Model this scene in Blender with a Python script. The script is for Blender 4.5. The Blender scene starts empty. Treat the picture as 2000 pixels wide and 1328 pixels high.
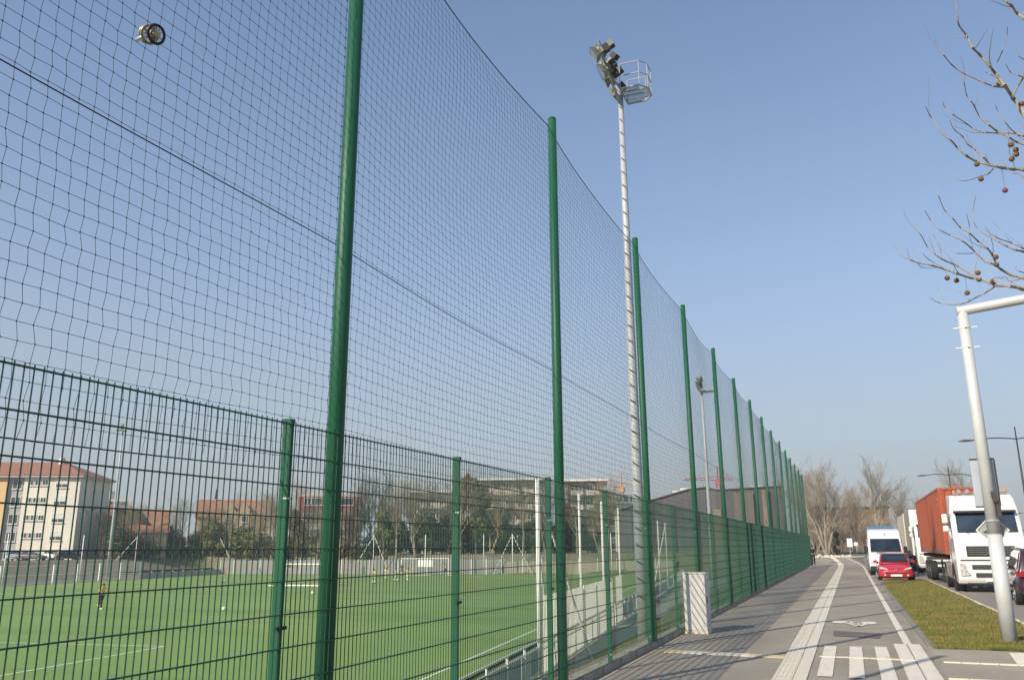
import bpy, bmesh, math, random
from mathutils import Vector, Matrix
R = math.radians
random.seed(11)
S = bpy.context.scene

# ------------------------------------------------------------------ camera, sky, sun, exposure
FPX, PITCH, ROLL, YAW = 1608.9, .2466, -.0072, .3786
_cy, _sy = math.cos(YAW), math.sin(YAW)
FW = Vector((-_sy*math.cos(PITCH), _cy*math.cos(PITCH), math.sin(PITCH)))
_r = Vector((_cy, _sy, 0)); _u = _r.cross(FW)
RT = math.cos(ROLL)*_r + math.sin(ROLL)*_u
UP = RT.cross(FW)
EYE = Vector((0, 0, 1.73))
cam = bpy.data.cameras.new('camera'); cam.lens = FPX*36/2000; cam.sensor_width = 36
cam.clip_start = .05; cam.clip_end = 4000
camo = bpy.data.objects.new('camera', cam); S.collection.objects.link(camo)
m = Matrix((RT, UP, -FW)).transposed().to_4x4(); m.translation = EYE
camo.matrix_world = m; S.camera = camo

SUN_AZ, SUN_EL = R(203.7), R(34)        # azimuth measured from +Y towards +X
W = bpy.data.worlds.new("World"); S.world = W; W.use_nodes = True
nt = W.node_tree; bg = nt.nodes['Background']
sky = nt.nodes.new('ShaderNodeTexSky'); sky.sky_type = 'NISHITA'; sky.sun_disc = False
sky.sun_elevation = SUN_EL; sky.sun_rotation = SUN_AZ
sky.altitude = 0; sky.air_density = 1.0; sky.dust_density = .4; sky.ozone_density = 3.2
# pale haze towards the horizon, the same all the way round
geo = nt.nodes.new('ShaderNodeNewGeometry'); sx = nt.nodes.new('ShaderNodeSeparateXYZ'); nt.links.new(geo.outputs['Incoming'], sx.inputs[0])
ab = nt.nodes.new('ShaderNodeMath'); ab.operation = 'ABSOLUTE'; nt.links.new(sx.outputs['Z'], ab.inputs[0])
hr = nt.nodes.new('ShaderNodeValToRGB'); hr.color_ramp.interpolation = 'B_SPLINE'
for p_, v_ in zip((0, 1), (.93, .0)): hr.color_ramp.elements[int(p_)].position = p_; hr.color_ramp.elements[int(p_)].color = (v_, v_, v_, 1)
for p_, v_ in ((.12, .80), (.3, .36), (.6, .07)):
    e_ = hr.color_ramp.elements.new(p_); e_.color = (v_, v_, v_, 1)
nt.links.new(ab.outputs[0], hr.inputs[0])
mxs = nt.nodes.new('ShaderNodeMixRGB'); nt.links.new(hr.outputs[0], mxs.inputs[0]); nt.links.new(sky.outputs[0], mxs.inputs[1])
mxs.inputs[2].default_value = (2.28, 2.42, 2.55, 1)
nt.links.new(mxs.outputs[0], bg.inputs[0]); bg.inputs[1].default_value = .149
sl = bpy.data.lights.new('sun', 'SUN'); sl.energy = 4.7; sl.angle = R(.55); sl.color = (1, .89, .72)
so = bpy.data.objects.new('sun', sl); S.collection.objects.link(so)
sdir = Vector((math.sin(SUN_AZ)*math.cos(SUN_EL), math.cos(SUN_AZ)*math.cos(SUN_EL), math.sin(SUN_EL)))
so.rotation_euler = sdir.to_track_quat('Z', 'Y').to_euler(); so.location = (0, -20, 30)
S.view_settings.view_transform = 'Standard'; S.view_settings.look = 'None'
S.view_settings.exposure = 0.3; S.view_settings.gamma = 1
S.view_settings.use_curve_mapping = False
S.render.engine = 'CYCLES'

def at(px, py, dist):
    """point of the world seen at photo pixel (px,py) at a given horizontal distance from the camera"""
    d = FW + RT*((px-1000)/FPX) - UP*((py-664)/FPX)
    return EYE + d*(dist/math.hypot(d.x, d.y))

# ------------------------------------------------------------------ materials
MATS = {}
def mat(name, col, rough=.7, metal=0., var=.12, scale=6., bump=0., bscale=None, spec=.4, alpha=None, coat=0., col2=None, detail=5):
    if name in MATS: return MATS[name]
    M = bpy.data.materials.new(name); M.use_nodes = True
    n = M.node_tree.nodes; l = M.node_tree.links; b = n['Principled BSDF']
    b.inputs['Roughness'].default_value = rough; b.inputs['Metallic'].default_value = metal
    b.inputs['Specular IOR Level'].default_value = spec; b.inputs['Coat Weight'].default_value = coat
    tc = n.new('ShaderNodeTexCoord')
    nz = n.new('ShaderNodeTexNoise'); nz.inputs['Scale'].default_value = scale; nz.inputs['Detail'].default_value = detail
    l.new(tc.outputs['Object'], nz.inputs['Vector'])
    rp = n.new('ShaderNodeValToRGB'); rp.color_ramp.elements[0].position = .3; rp.color_ramp.elements[1].position = .7
    c1 = tuple(c*(1-var) for c in col)+(1,); c2 = tuple(min(1, c*(1+var)) for c in col)+(1,)
    if col2: c1, c2 = tuple(col)+(1,), tuple(col2)+(1,)
    rp.color_ramp.elements[0].color = c1; rp.color_ramp.elements[1].color = c2
    l.new(nz.outputs['Fac'], rp.inputs[0]); l.new(rp.outputs[0], b.inputs['Base Color'])
    if bump:
        n2 = n.new('ShaderNodeTexNoise'); n2.inputs['Scale'].default_value = bscale or scale*5; n2.inputs['Detail'].default_value = 4
        l.new(tc.outputs['Object'], n2.inputs['Vector'])
        bp = n.new('ShaderNodeBump'); bp.inputs['Strength'].default_value = bump; bp.inputs['Distance'].default_value = .02
        l.new(n2.outputs['Fac'], bp.inputs['Height']); l.new(bp.outputs[0], b.inputs['Normal'])
    MATS[name] = M
    return M

def mat2(name, layers, rough=.85, bump=.3, bscale=40):
    """several noise layers mixed in turn: [(colour, scale, threshold_lo, hi, stretch)]; first one is the ground colour"""
    M = bpy.data.materials.new(name); M.use_nodes = True
    n = M.node_tree.nodes; l = M.node_tree.links; b = n['Principled BSDF']
    b.inputs['Roughness'].default_value = rough; b.inputs['Specular IOR Level'].default_value = .3
    tc = n.new('ShaderNodeTexCoord'); prev = None
    for i, (c, sc, lo, hi, st) in enumerate(layers):
        if i == 0:
            prev = n.new('ShaderNodeRGB'); prev.outputs[0].default_value = tuple(c)+(1,); prev = prev.outputs[0]; continue
        mp = n.new('ShaderNodeMapping'); mp.inputs['Scale'].default_value = st; mp.inputs['Location'].default_value = (i*7.3, i*3.1, 0)
        l.new(tc.outputs['Object'], mp.inputs['Vector'])
        nz = n.new('ShaderNodeTexNoise'); nz.inputs['Scale'].default_value = sc; nz.inputs['Detail'].default_value = 6
        l.new(mp.outputs[0], nz.inputs['Vector'])
        mr = n.new('ShaderNodeMapRange'); mr.inputs[1].default_value = lo; mr.inputs[2].default_value = hi
        l.new(nz.outputs['Fac'], mr.inputs[0])
        mx = n.new('ShaderNodeMixRGB'); mx.inputs[2].default_value = tuple(c)+(1,)
        l.new(mr.outputs[0], mx.inputs[0]); l.new(prev, mx.inputs[1]); prev = mx.outputs[0]
    l.new(prev, b.inputs['Base Color'])
    if bump:
        n2 = n.new('ShaderNodeTexNoise'); n2.inputs['Scale'].default_value = bscale; n2.inputs['Detail'].default_value = 5
        l.new(tc.outputs['Object'], n2.inputs['Vector'])
        bp = n.new('ShaderNodeBump'); bp.inputs['Strength'].default_value = bump; bp.inputs['Distance'].default_value = .02
        l.new(n2.outputs['Fac'], bp.inputs['Height']); l.new(bp.outputs[0], b.inputs['Normal'])
    MATS[name] = M
    return M
ONE = (1, 1, 1)
asphalt = mat2('asphalt', [((.325, .285, .218), 0, 0, 0, ONE), ((.37, .328, .255), 1.1, .42, .65, ONE), ((.25, .222, .18), .45, .5, .72, (1, .3, 1)),
                           ((.13, .118, .108), 60, .55, .75, ONE), ((.32, .29, .25), 90, .62, .78, ONE)], .9, .35, 120)
asphalt_road = mat2('asphalt_road', [((.25, .225, .195), 0, 0, 0, ONE), ((.155, .145, .138), .6, .45, .7, (1, .1, 1)), ((.12, .11, .105), 60, .55, .75, ONE)], .9, .3, 120)
asphalt_low = mat2('asphalt_low', [((.29, .28, .255), 0, 0, 0, ONE), ((.34, .32, .28), .8, .45, .7, ONE)], .9, .2, 80)
paint = mat2('white_paint', [((.76, .69, .56), 0, 0, 0, ONE), ((.66, .59, .47), 2, .5, .75, (3, 1, 1)), ((.42, .37, .29), 45, .66, .8, ONE)], .75, .3, 120)
slab_m = mat2('tactile_concrete', [((.70, .64, .51), 0, 0, 0, ONE), ((.62, .56, .44), 2, .45, .7, ONE), ((.4, .35, .28), 50, .62, .75, ONE)], .8, .3, 120)
slab_y = mat2('yellow_concrete', [((.58, .5, .32), 0, 0, 0, ONE), ((.5, .42, .27), 2, .45, .7, ONE)], .8, .3, 120)
kerb_m = mat2('kerb_concrete', [((.4, .37, .32), 0, 0, 0, ONE), ((.29, .26, .21), 3, .45, .65, ONE), ((.13, .12, .09), 12, .6, .75, ONE)], .9, .5, 60)
kerb_g = mat2('grey_kerb', [((.22, .205, .195), 0, 0, 0, ONE), ((.29, .27, .26), 3, .45, .65, ONE), ((.13, .12, .09), 12, .6, .75, ONE)], .9, .5, 60)
patch_m = mat2('worn_patch', [((.155, .125, .115), 0, 0, 0, ONE), ((.2, .17, .15), 5, .5, .7, ONE)], .9, .3, 120)
turf = mat2('turf', [((.185, .28, .07), 0, 0, 0, ONE), ((.215, .31, .08), .06, .45, .6, ONE), ((.14, .235, .06), .3, .5, .7, (.15, 1, 1)), ((.13, .22, .055), 9, .5, .7, ONE), ((.21, .29, .11), 1.5, .6, .8, (1, .2, 1))], .75, .4, 60)
grassg = mat2('verge_soil', [((.16, .155, .035), 0, 0, 0, ONE), ((.2, .145, .05), 2.2, .45, .62, ONE), ((.11, .125, .025), 6, .5, .7, ONE), ((.07, .07, .02), 30, .55, .7, ONE)], .95, .8, 50)
bank = mat2('bank_grass', [((.13, .15, .05), 0, 0, 0, ONE), ((.17, .14, .07), .7, .45, .6, ONE), ((.08, .1, .03), 5, .5, .7, ONE)], .95, .8, 25)
dirt = mat2('dirt', [((.26, .21, .15), 0, 0, 0, ONE), ((.19, .16, .08), 6, .45, .6, ONE), ((.33, .28, .2), 25, .55, .7, ONE)], .95, .8, 60)
landm = mat2('land', [((.15, .14, .09), 0, 0, 0, ONE), ((.2, .18, .14), .05, .45, .6, ONE), ((.11, .13, .05), .2, .5, .7, ONE)], .95, .5, 5)
green = mat2('green_coating', [((.012, .092, .046), 0, 0, 0, ONE), ((.015, .108, .054), 1.3, .45, .65, (1, 1, .3)), ((.035, .10, .062), 7, .58, .75, (2, 2, .4)), ((.02, .065, .035), 3, .6, .8, (3, 3, .15))], .48, .12, 40)
wireg = mat('green_wire', (.006, .062, .036), .45, 0, .1, 3, spec=.45)
netm = mat('net_twine', (.012, .03, .032), .8, 0, .1, 3)
ropem = mat('net_rope', (.012, .016, .016), .8, 0, .1, 3)
clipm = mat('steel_clip', (.5, .52, .5), .4, .6, .1, 9)
blackp = mat('black_plastic', (.015, .016, .016), .5, 0, .1, 9)
galv = mat('galvanized', (.40, .42, .43), .55, .15, .14, 9)
white_paint_metal = mat('white_metal', (.78, .77, .72), .45, 0, .05, 6)
cream_metal = mat('cream_metal', (.62, .62, .54), .55, 0, .06, 3)
signgrey = mat('sign_grey', (.56, .57, .56), .42, .15, .06, 4)
signback = mat('sign_back', (.38, .42, .46), .5, .3, .06, 4)
dark = mat('dark_metal', (.035, .038, .035), .5, .3, .1, 9)
lampbody = mat('lamp_body', (.20, .20, .15), .45, .5, .2, 9)
glassm = mat('lamp_glass', (.35, .38, .33), .12, .3, .3, 6, spec=.8)

# ------------------------------------------------------------------ mesh builders
class MB:
    def __init__(s): s.v = []; s.f = []
    def add(s, vs, fs):
        o = len(s.v); s.v += [tuple(v) for v in vs]; s.f += [tuple(i+o for i in f) for f in fs]; return s
    def box(s, x0, x1, y0, y1, z0, z1):
        return s.add([(x0,y0,z0),(x1,y0,z0),(x1,y1,z0),(x0,y1,z0),(x0,y0,z1),(x1,y0,z1),(x1,y1,z1),(x0,y1,z1)],
                     [(0,3,2,1),(4,5,6,7),(0,1,5,4),(1,2,6,5),(2,3,7,6),(3,0,4,7)])
    def obox(s, o, u, v, w):
        o, u, v, w = map(Vector, (o, u, v, w))
        P = [o, o+u, o+u+v, o+v, o+w, o+u+w, o+u+v+w, o+v+w]
        return s.add(P, [(0,3,2,1),(4,5,6,7),(0,1,5,4),(1,2,6,5),(2,3,7,6),(3,0,4,7)])
    def tube(s, pts, rad, n=6, cap=True):
        pts = [Vector(p) for p in pts]
        if not hasattr(rad, '__len__'): rad = [rad]*len(pts)
        rings = []; t0 = None
        for i, p in enumerate(pts):
            t = (pts[min(i+1, len(pts)-1)]-pts[max(i-1, 0)])
            if t.length < 1e-9: t = Vector((0, 0, 1))
            t.normalize()
            if i == 0:
                a = Vector((0, 0, 1)) if abs(t.z) < .9 else Vector((1, 0, 0))
                x = t.cross(a).normalized()
            else:
                x = (x - t*x.dot(t)); x = x.normalized() if x.length > 1e-6 else t.orthogonal().normalized()
            y = t.cross(x)
            rings.append([p+(x*math.cos(2*math.pi*k/n)+y*math.sin(2*math.pi*k/n))*rad[i] for k in range(n)])
        o = len(s.v)
        for r in rings: s.v += [tuple(q) for q in r]
        for i in range(len(rings)-1):
            for k in range(n):
                a = o+i*n+k; b = o+i*n+(k+1) % n
                s.f.append((a, b, b+n, a+n))
        if cap:
            s.f.append(tuple(o+k for k in range(n))[::-1]); s.f.append(tuple(o+(len(rings)-1)*n+k for k in range(n)))
        return s
    def seg(s, a, b, r):      # cheap three-sided thread
        a = Vector(a); b = Vector(b); t = (b-a)
        if t.length < 1e-6: return
        t.normalize(); x = t.cross(Vector((1, 0, 0)) if abs(t.x) < .9 else Vector((0, 1, 0))).normalized(); y = t.cross(x)
        o = len(s.v)
        for p in (a, b):
            for k in range(3):
                q = p+(x*math.cos(2.0944*k)+y*math.sin(2.0944*k))*r; s.v.append((q.x, q.y, q.z))
        for k in range(3):
            k2 = (k+1) % 3; s.f.append((o+k, o+k2, o+k2+3, o+k+3))
    def disc(s, c, axis, r0, r1, h, n=16):   # truncated cone from c along axis
        c = Vector(c); axis = Vector(axis).normalized()
        return s.tube([c, c+axis*h], [r0, r1], n)
    def prism(s, poly, z0, z1):
        n = len(poly)
        return s.add([(x, y, z0) for x, y in poly]+[(x, y, z1) for x, y in poly],
                     [tuple(range(n))[::-1], tuple(range(n, 2*n))]+[(i, (i+1) % n, (i+1) % n+n, i+n) for i in range(n)])
    def build(s, name, m, parent=None, smooth=False, loc=None):
        me = bpy.data.meshes.new(name); me.from_pydata(s.v, [], s.f); me.update()
        if m: me.materials.append(m)
        if smooth: me.polygons.foreach_set('use_smooth', [len(p.vertices) <= 4 for p in me.polygons])
        return link(name, me, parent, loc)

def link(name, me, parent=None, loc=None, rot=None):
    o = bpy.data.objects.new(name, me); S.collection.objects.link(o)
    if parent: o.parent = parent
    if loc is not None: o.location = loc
    if rot is not None: o.rotation_euler = rot
    return o
def tag(o, label=None, cat=None, group=None, kind=None):
    if label: o['label'] = label
    if cat: o['category'] = cat
    if group: o['group'] = group
    if kind: o['kind'] = kind
    return o
def thing(name, label, cat, loc=(0, 0, 0), rz=0, group=None):
    o = bpy.data.objects.new(name, None); S.collection.objects.link(o); o.empty_display_size = .2
    o.location = loc; o.rotation_euler = (0, 0, rz); return tag(o, label, cat, group)
def kids(o): return [c for c in S.collection.objects if c.parent == o]
def copy_tree(o, parent=None):
    c = o.copy(); S.collection.objects.link(c)
    if parent: c.parent = parent
    for ch in kids(o): copy_tree(ch, c)
    return c
def flat(name, poly, z, m, parent=None, kind=None):
    me = bpy.data.meshes.new(name); me.from_pydata([(x, y, z) for x, y in poly], [], [tuple(range(len(poly)))]); me.update()
    me.materials.append(m); o = link(name, me, parent)
    if me.polygons[0].normal.z < 0: me.flip_normals()
    if kind: o['kind'] = kind
    return o

# ------------------------------------------------------------------ terrain
GC = Vector((-58.8, 112.3)); E1 = Vector((math.cos(.133), math.sin(.133))); E2 = Vector((-math.sin(.133), math.cos(.133)))
def pit(a, b):      # pitch coordinates: a across (right touchline = 34), b along (0 = far goal line, negative towards us)
    p = GC+E1*a+E2*b; return (p.x, p.y)
def ss(a, b, x):
    t = max(0, min(1, (x-a)/(b-a))); return t*t*(3-2*t)
def toe(y): return -6.2-3.4*ss(16, 34, y)-3.0*ss(34, 75, y)
def land_h(x, y):
    far = .75*ss(100, 128, y) + 1.2*ss(150, 400, y)
    z = -.22 + far
    if x < -3.7:
        t = ss(-3.8, -4.15, x) if y < 17 else 0
        top = .03+far
        k = (x+3.75)/(toe(y)+3.75); k = max(0, min(1, k))
        q = Vector((x, y))-GC; a = q.dot(E1); b = q.dot(E2)
        down = k*(1-ss(-39, -48, a))*(1-ss(6.9, 9.2, b))
        lf = .45*ss(-39, -48, a)
        z = top*(1-down) + (-2.3)*down + lf*(1-down)*.8
    return z
xs = [-1500, -800, -400, -250, -180, -150, -130]+[-120+2*i for i in range(53)]+[-14, -13, -12, -11, -10, -9.6, -9.2, -8.8, -8.4, -8, -7.6, -7.2, -6.8, -6.4, -6, -5.6, -5.2, -4.8, -4.4, -4.1, -3.9, -3.75, -3.45, -3.1, 0, 4, 8, 12, 16, 22, 30, 45, 60, 90, 150, 300, 600, 1500]
ys = [-1500, -600, -200, -80, -40, -20, -10, -5]+[2*i for i in range(0, 72)]+[150, 170, 200, 250, 320, 400, 600, 1000, 2000, 3000]
b = MB()
for y in ys:
    for x in xs: b.v.append((x, y, land_h(x, y)))
nx = len(xs)
for j in range(len(ys)-1):
    for i in range(nx-1): b.f.append((j*nx+i, j*nx+i+1, (j+1)*nx+i+1, (j+1)*nx+i))
tag(b.build('ground', landm), kind='structure')

# grass bank skin just above the ground next to the fence
b = MB(); ny = 0; bx = [-3.72, -3.9, -4.1, -4.4, -4.8, -5.2, -5.6, -6, -6.4, -6.8, -7.2, -7.6, -8, -8.4, -8.8, -9.2, -9.6, -10, -11, -12]
for y in ys:
    if y < 18 or y > 124: continue
    row = [x for x in bx]
    for x in row: b.v.append((x, y, land_h(x, y)+.02))
    ny += 1
for j in range(ny-1):
    for i in range(len(bx)-1): b.f.append((j*len(bx)+i+1, j*len(bx)+i, (j+1)*len(bx)+i, (j+1)*len(bx)+i+1))
tag(b.build('grass_bank', bank), kind='structure')

flat('pitch', [pit(-37.3, 4.5), pit(-37.3, -112), pit(35.3, -112), pit(35.3, 6)], -2.2, turf, kind='structure')
flat('walkway', [(-3.9, 4), (-8.2, 4), (-9.2, 24), (-12.0, 46), (-15.4, 72), (-20, 108), (-14, 108), (-10.5, 72), (-7.2, 46), (-6.0, 30), (-5.6, 20)], -2.235, asphalt_low, kind='structure')
# pitch lines
b = MB()
def pline(a0, b0, a1, b1, w=.11):
    p = Vector(pit(a0, b0)); q = Vector(pit(a1, b1)); t = (q-p).normalized(); n = Vector((-t.y, t.x))*w/2
    b.add([(*(p-n), -2.195), (*(q-n), -2.195), (*(q+n), -2.195), (*(p+n), -2.195)], [(0, 1, 2, 3)])
for a in (-34, 34): pline(a, 0, a, -103.5)
for bb in (0, -51.5, -103.5): pline(-34, bb, 34, bb)
for s in (0, 1):
    g = -103.5 if s else 0; d = 1 if s else -1
    pline(-20.16, g, -20.16, g+d*16.5); pline(20.16, g, 20.16, g+d*16.5); pline(-20.16, g+d*16.5, 20.16, g+d*16.5)
    pline(-9.16, g, -9.16, g+d*5.5); pline(9.16, g, 9.16, g+d*5.5); pline(-9.16, g+d*5.5, 9.16, g+d*5.5)
tag(b.build('pitch_markings', mat('line_white', (.62, .66, .52), .8, 0, .08, 3)), kind='structure')

# path, verge, road
def strip(name, ctrl, z, m, parent=None):
    b = MB()
    for (y, xl, xr) in ctrl: b.v += [(xl, y, z(y) if callable(z) else z), (xr, y, z(y) if callable(z) else z)]
    for i in range(len(ctrl)-1): b.f.append((2*i, 2*i+1, 2*i+3, 2*i+2))
    return b.build(name, m, parent)
def pz(y): return .5*ss(85, 135, y)*1.0
cl = [-8, 0, 10, 16.7, 30, 47, 60, 72, 80, 88, 96, 104, 112, 120, 126, 131, 135]
def bend(y): return -.0016*max(0, y-70)**2*.55
path = tag(strip('path', [(y, -3.4+bend(y)*.8, (1.05 if y > 16.7 else 3.3)+bend(y)-(0 if y < 80 else 0)) for y in cl], lambda y: pz(y), asphalt), kind='structure')
path.data.update()
# replace abrupt width change: the forecourt by the crossing
flat('forecourt', [(1.0, -8), (3.3, -8), (3.3, 15.9), (3.1, 16.62), (1.0, 16.72)], .004, asphalt, kind='structure')
road = tag(strip('road', [(y, 3.45, 11.2) for y in (-60, 0, 40, 80, 110)]+[(125, 2.9, 10.8), (140, .5, 9.5), (152, -6, 5)], lambda y: -.1+pz(y)*1.15, asphalt_road), kind='structure')
tag(strip('parking_bay', [(y, 1.1, 3.45) for y in (47.2, 80, 100, 112)], lambda y: -.09+pz(y), asphalt_road), kind='structure')
tag(strip('cross_road', [(137, -60, 40), (144, -60, 40)], .66, asphalt_road), kind='structure')
tag(strip('far_pavement', [(146, -60, 40), (149, -60, 40)], .8, slab_m), kind='structure')
# white edge line of the cycle path
b = MB(); yy = 17.1; ln = []
while yy < 134: ln.append((yy, .77+bend(yy)-.07, .77+bend(yy)+.06)); yy += 2 if yy < 84 else 4
l = strip('edge_line', ln, lambda y: pz(y)+.012, paint, path)
# tactile band: slabs, each a piece, ribbed row + smooth row
rib = MB()
rib.box(-.125, .125, 0, .395, .0, .012)
for k in range(4): rib.box(-.112+.06*k, -.078+.06*k, .004, .391, .012, .0155)
rib_me = rib.build('guide_slab', slab_m, path).data
smo = MB(); smo.box(-.085, .085, 0, .395, .0, .012); smo_me = smo.build('border_slab', slab_m, path).data
for o in list(kids(path)):
    if o.name.startswith(('guide_slab', 'border_slab')): bpy.data.objects.remove(o)
yy = 9.0; i = 0
while i < 148:
    dx = -.0005
    for me, off in ((rib_me, -.13), (smo_me, .09)):
        o = link(me.name.split('.')[0], me, path, (-.91+.008*(yy < 16)+off+bend(yy)*.9+random.uniform(-.002, .002), yy, random.uniform(.001, .004)+pz(yy)))
    yy += .4; i += 1
rest = MB()
while yy < 134:
    c = -.91+bend(yy)*.9
    rest.box(c-.255, c-.005, yy, yy+.39, pz(yy), pz(yy)+.014); rest.box(c+.015, c+.185, yy, yy+.39, pz(yy), pz(yy)+.014); yy += .4
tag(rest.build('guide_slab', slab_m, path), kind='stuff')
# transverse row of slabs
x = -3.1; i = 0
tl = MB(); tl.box(0, .272, 0, .30, 0, .014); tme = tl.build('cross_slab', slab_m, path).data
bpy.data.objects.remove([o for o in kids(path) if o.data == tme][0])
tyme = tme.copy(); tyme.materials[0] = slab_y
while x < -1.3:
    link('cross_slab', tyme if i in (0, 5, 6) else tme, path, (x, 14.62-.03*i*.8, .002), (0, 0, random.uniform(-.01, .01)-.02)); x += .279; i += 1
tn = MB(); tn.box(0, .235, 0, .075, 0, .016); tnm = tn.build('inlay_stone', slab_m, path).data
bpy.data.objects.remove([o for o in kids(path) if o.data == tnm][0])
for x0, x1, y in ((-.64, .6, 14.78), (1.12, 3.2, 14.66), (1.02, 3.2, 12.9)):
    x = x0
    while x < x1:
        link('inlay_stone', tnm, path, (x, y-.02*(x-x0)+random.uniform(-.004, .004), .006), (0, 0, random.uniform(-.02, .02))); x += .246
# zebra stripes on the cycle path
for x0, x1, y1 in ((-.61, -.41, 16.4), (-.2, -.0, 16.45), (.2, .4, 16.55), (.53, .735, 17.1), (.755, .96, 17.15)):
    flat('zebra_stripe', [(x0, 12.66 if x1 < .1 else (12.2 if x1 < .5 else 10.5)), (x1, 12.66 if x1 < .1 else (12.2 if x1 < .5 else 10.5)), (x1, y1), (x0, y1)], .0105, paint, path)
flat('zebra_stripe', [(2.1, 14.72), (2.72, 14.72), (2.62, 16.3), (2.22, 16.3)], .011, paint, path)
flat('worn_patch', [(-.5, 18.25), (.32, 18.0), (.42, 19.0), (-.52, 19.35)], .008, patch_m, path)
# bicycle symbol
b = MB()
def ell(cx, cy, rx, ry, z=.012):
    n = 20; b.add([(cx+rx*math.cos(2*math.pi*k/n), cy+ry*math.sin(2*math.pi*k/n), z) for k in range(n)], [tuple(range(n))])
def stroke(p, q, w):
    p = Vector(p); q = Vector(q); t = (q-p).normalized(); nn = Vector((-t.y, t.x))*w/2
    b.add([(*(p-nn), .0125), (*(q-nn), .0125), (*(q+nn), .0125), (*(p+nn), .0125)], [(0, 1, 2, 3)])
ell(-.42, 21.45, .17, .36); ell(.2, 21.4, .17, .36)
stroke((-.25, 21.2), (-.02, 20.45), .1); stroke((-.25, 21.25), (.02, 21.2), .06); stroke((-.02, 20.45), (.14, 21.15), .09); stroke((-.02, 21.2), (-.02, 20.4), .05); stroke((-.2, 21.7), (-.12, 21.1), .06)
b.build('bicycle_symbol', paint, path)

# kerbs: real stones
kb = tag(thing('fence_kerb', 'low concrete kerb under the green mesh fence', 'kerb'))
del kb['category']; del kb['label']; kb['kind'] = 'structure'
st = MB(); st.box(0, .2, .004, .994, -.1, .1); sm_ = st.build('kerb_stone', kerb_m, kb).data
bpy.data.objects.remove([o for o in kids(kb)][0])
yy = 3.0
while yy < 72:
    link('kerb_stone', sm_, kb, (-3.6+random.uniform(-.003, .003), yy, random.uniform(-.004, .004)+0), (0, random.uniform(-.01, .01), random.uniform(-.003, .003))); yy += 1.0
for y0, y1 in ((3, 16), (16, 40), (40, 71)): pass
dl = MB(); dl.box(-3.78, -3.602, 3, 72, -.1, .075); tag(dl.build('dirt_strip', dirt), kind='structure')
st = MB(); st.box(0, .16, .004, .994, -.08, .02); sg = st.build('edging_stone', kerb_g, path).data
bpy.data.objects.remove([o for o in kids(path) if o.data == sg][0])
yy = 16.75
while yy < 100: link('edging_stone', sg, path, (1.05+bend(yy)+random.uniform(-.006, .006), yy, random.uniform(-.004, .004)+pz(yy)), (0, 0, random.uniform(-.006, .006))); yy += 1
st = MB(); st.box(0, .15, .004, .994, -.2, .0); sr = st.build('kerb_stone', slab_m, road).data
bpy.data.objects.remove([o for o in kids(road) if o.data == sr][0])
yy = -6
while yy < 47.5: link('kerb_stone', sr, road, (3.3, yy, random.uniform(-.004, .006)+.012)); yy += 1
flat('verge_soil', [(1.21, 16.75), (2.6, 16.5), (3.3, 16.3), (3.3, 47.2), (1.21, 47.2)], .012, grassg, kind='structure')
flat('verge_soil', [(2.6, 16.5), (3.3, 15.2), (3.3, 16.3)], .012, grassg, kind='structure')
# grass blades on the verge
gm = mat('grass_blades', (.10, .14, .02), .8, 0, .1, 1.3, col2=(.26, .19, .06))
b = MB(); rg = random.Random(5)
for i in range(60000):
    y = 16.55+30.6*(rg.random()**1.7); x = rg.uniform(1.2, 3.32)
    if rg.random() < .12: x = 1.2+rg.gauss(0, .035) if rg.random() < .5 else 3.3+rg.gauss(0, .03)
    if math.sin(x*3.1+y*.9)*math.sin(y*1.7-x*2)+rg.uniform(-.5, .5) > .75: continue
    if y < 16.85 and rg.random() < .5: x = rg.uniform(2.0, 3.32)
    h = rg.uniform(.02, .055)*(1.5 if (abs(x-2.47) < .25 and abs(y-17.8) < .35) else 1); a = rg.uniform(0, 6.28); w = rg.uniform(.004, .011); lx = rg.uniform(-.03, .03); ly = rg.uniform(-.03, .03)
    c, s_ = math.cos(a)*w, math.sin(a)*w
    b.add([(x-c, y-s_, .01), (x+c, y+s_, .01), (x+lx, y+ly, .01+h)], [(0, 1, 2)])
tag(b.build('verge_grass', gm), kind='stuff')
# rough grass behind the fence, on the ledge
gm2 = mat('bank_blades', (.09, .12, .03), .8, 0, .1, 2.0, col2=(.19, .17, .07))
b = MB()
for i in range(26000):
    y = 17+52*(rg.random()**1.6); x = -3.66-rg.random()**1.5*4.5
    if y < 17 and x < -3.95: continue
    z = land_h(x, y)+.015 if x < -3.78 else .07
    h = rg.uniform(.04, .13); a = rg.uniform(0, 6.28); w = rg.uniform(.006, .014); lx = rg.uniform(-.06, .06); ly = rg.uniform(-.06, .06)
    c, s_ = math.cos(a)*w, math.sin(a)*w
    b.add([(x-c, y-s_, z), (x+c, y+s_, z), (x+lx, y+ly, z+h)], [(0, 1, 2)])
tag(b.build('bank_grass_blades', gm2), kind='stuff')
b = MB()
for i in range(60):
    yy = 9+rg.random()**1.5*50; xx = -3.5+rg.uniform(-.15, .05); r = rg.uniform(.012, .035)
    b.add([(xx+r*math.cos(k*1.257)*rg.uniform(.7, 1.3), yy+r*1.4*math.sin(k*1.257), .1) for k in range(5)]+[(xx, yy, .1+r)], [(0, 1, 5), (1, 2, 5), (2, 3, 5), (3, 4, 5), (4, 0, 5)])
tag(b.build('litter_of_leaves', mat('dead_leaf', (.28, .17, .07), .8, 0, .3, 20)), kind='stuff')

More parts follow.
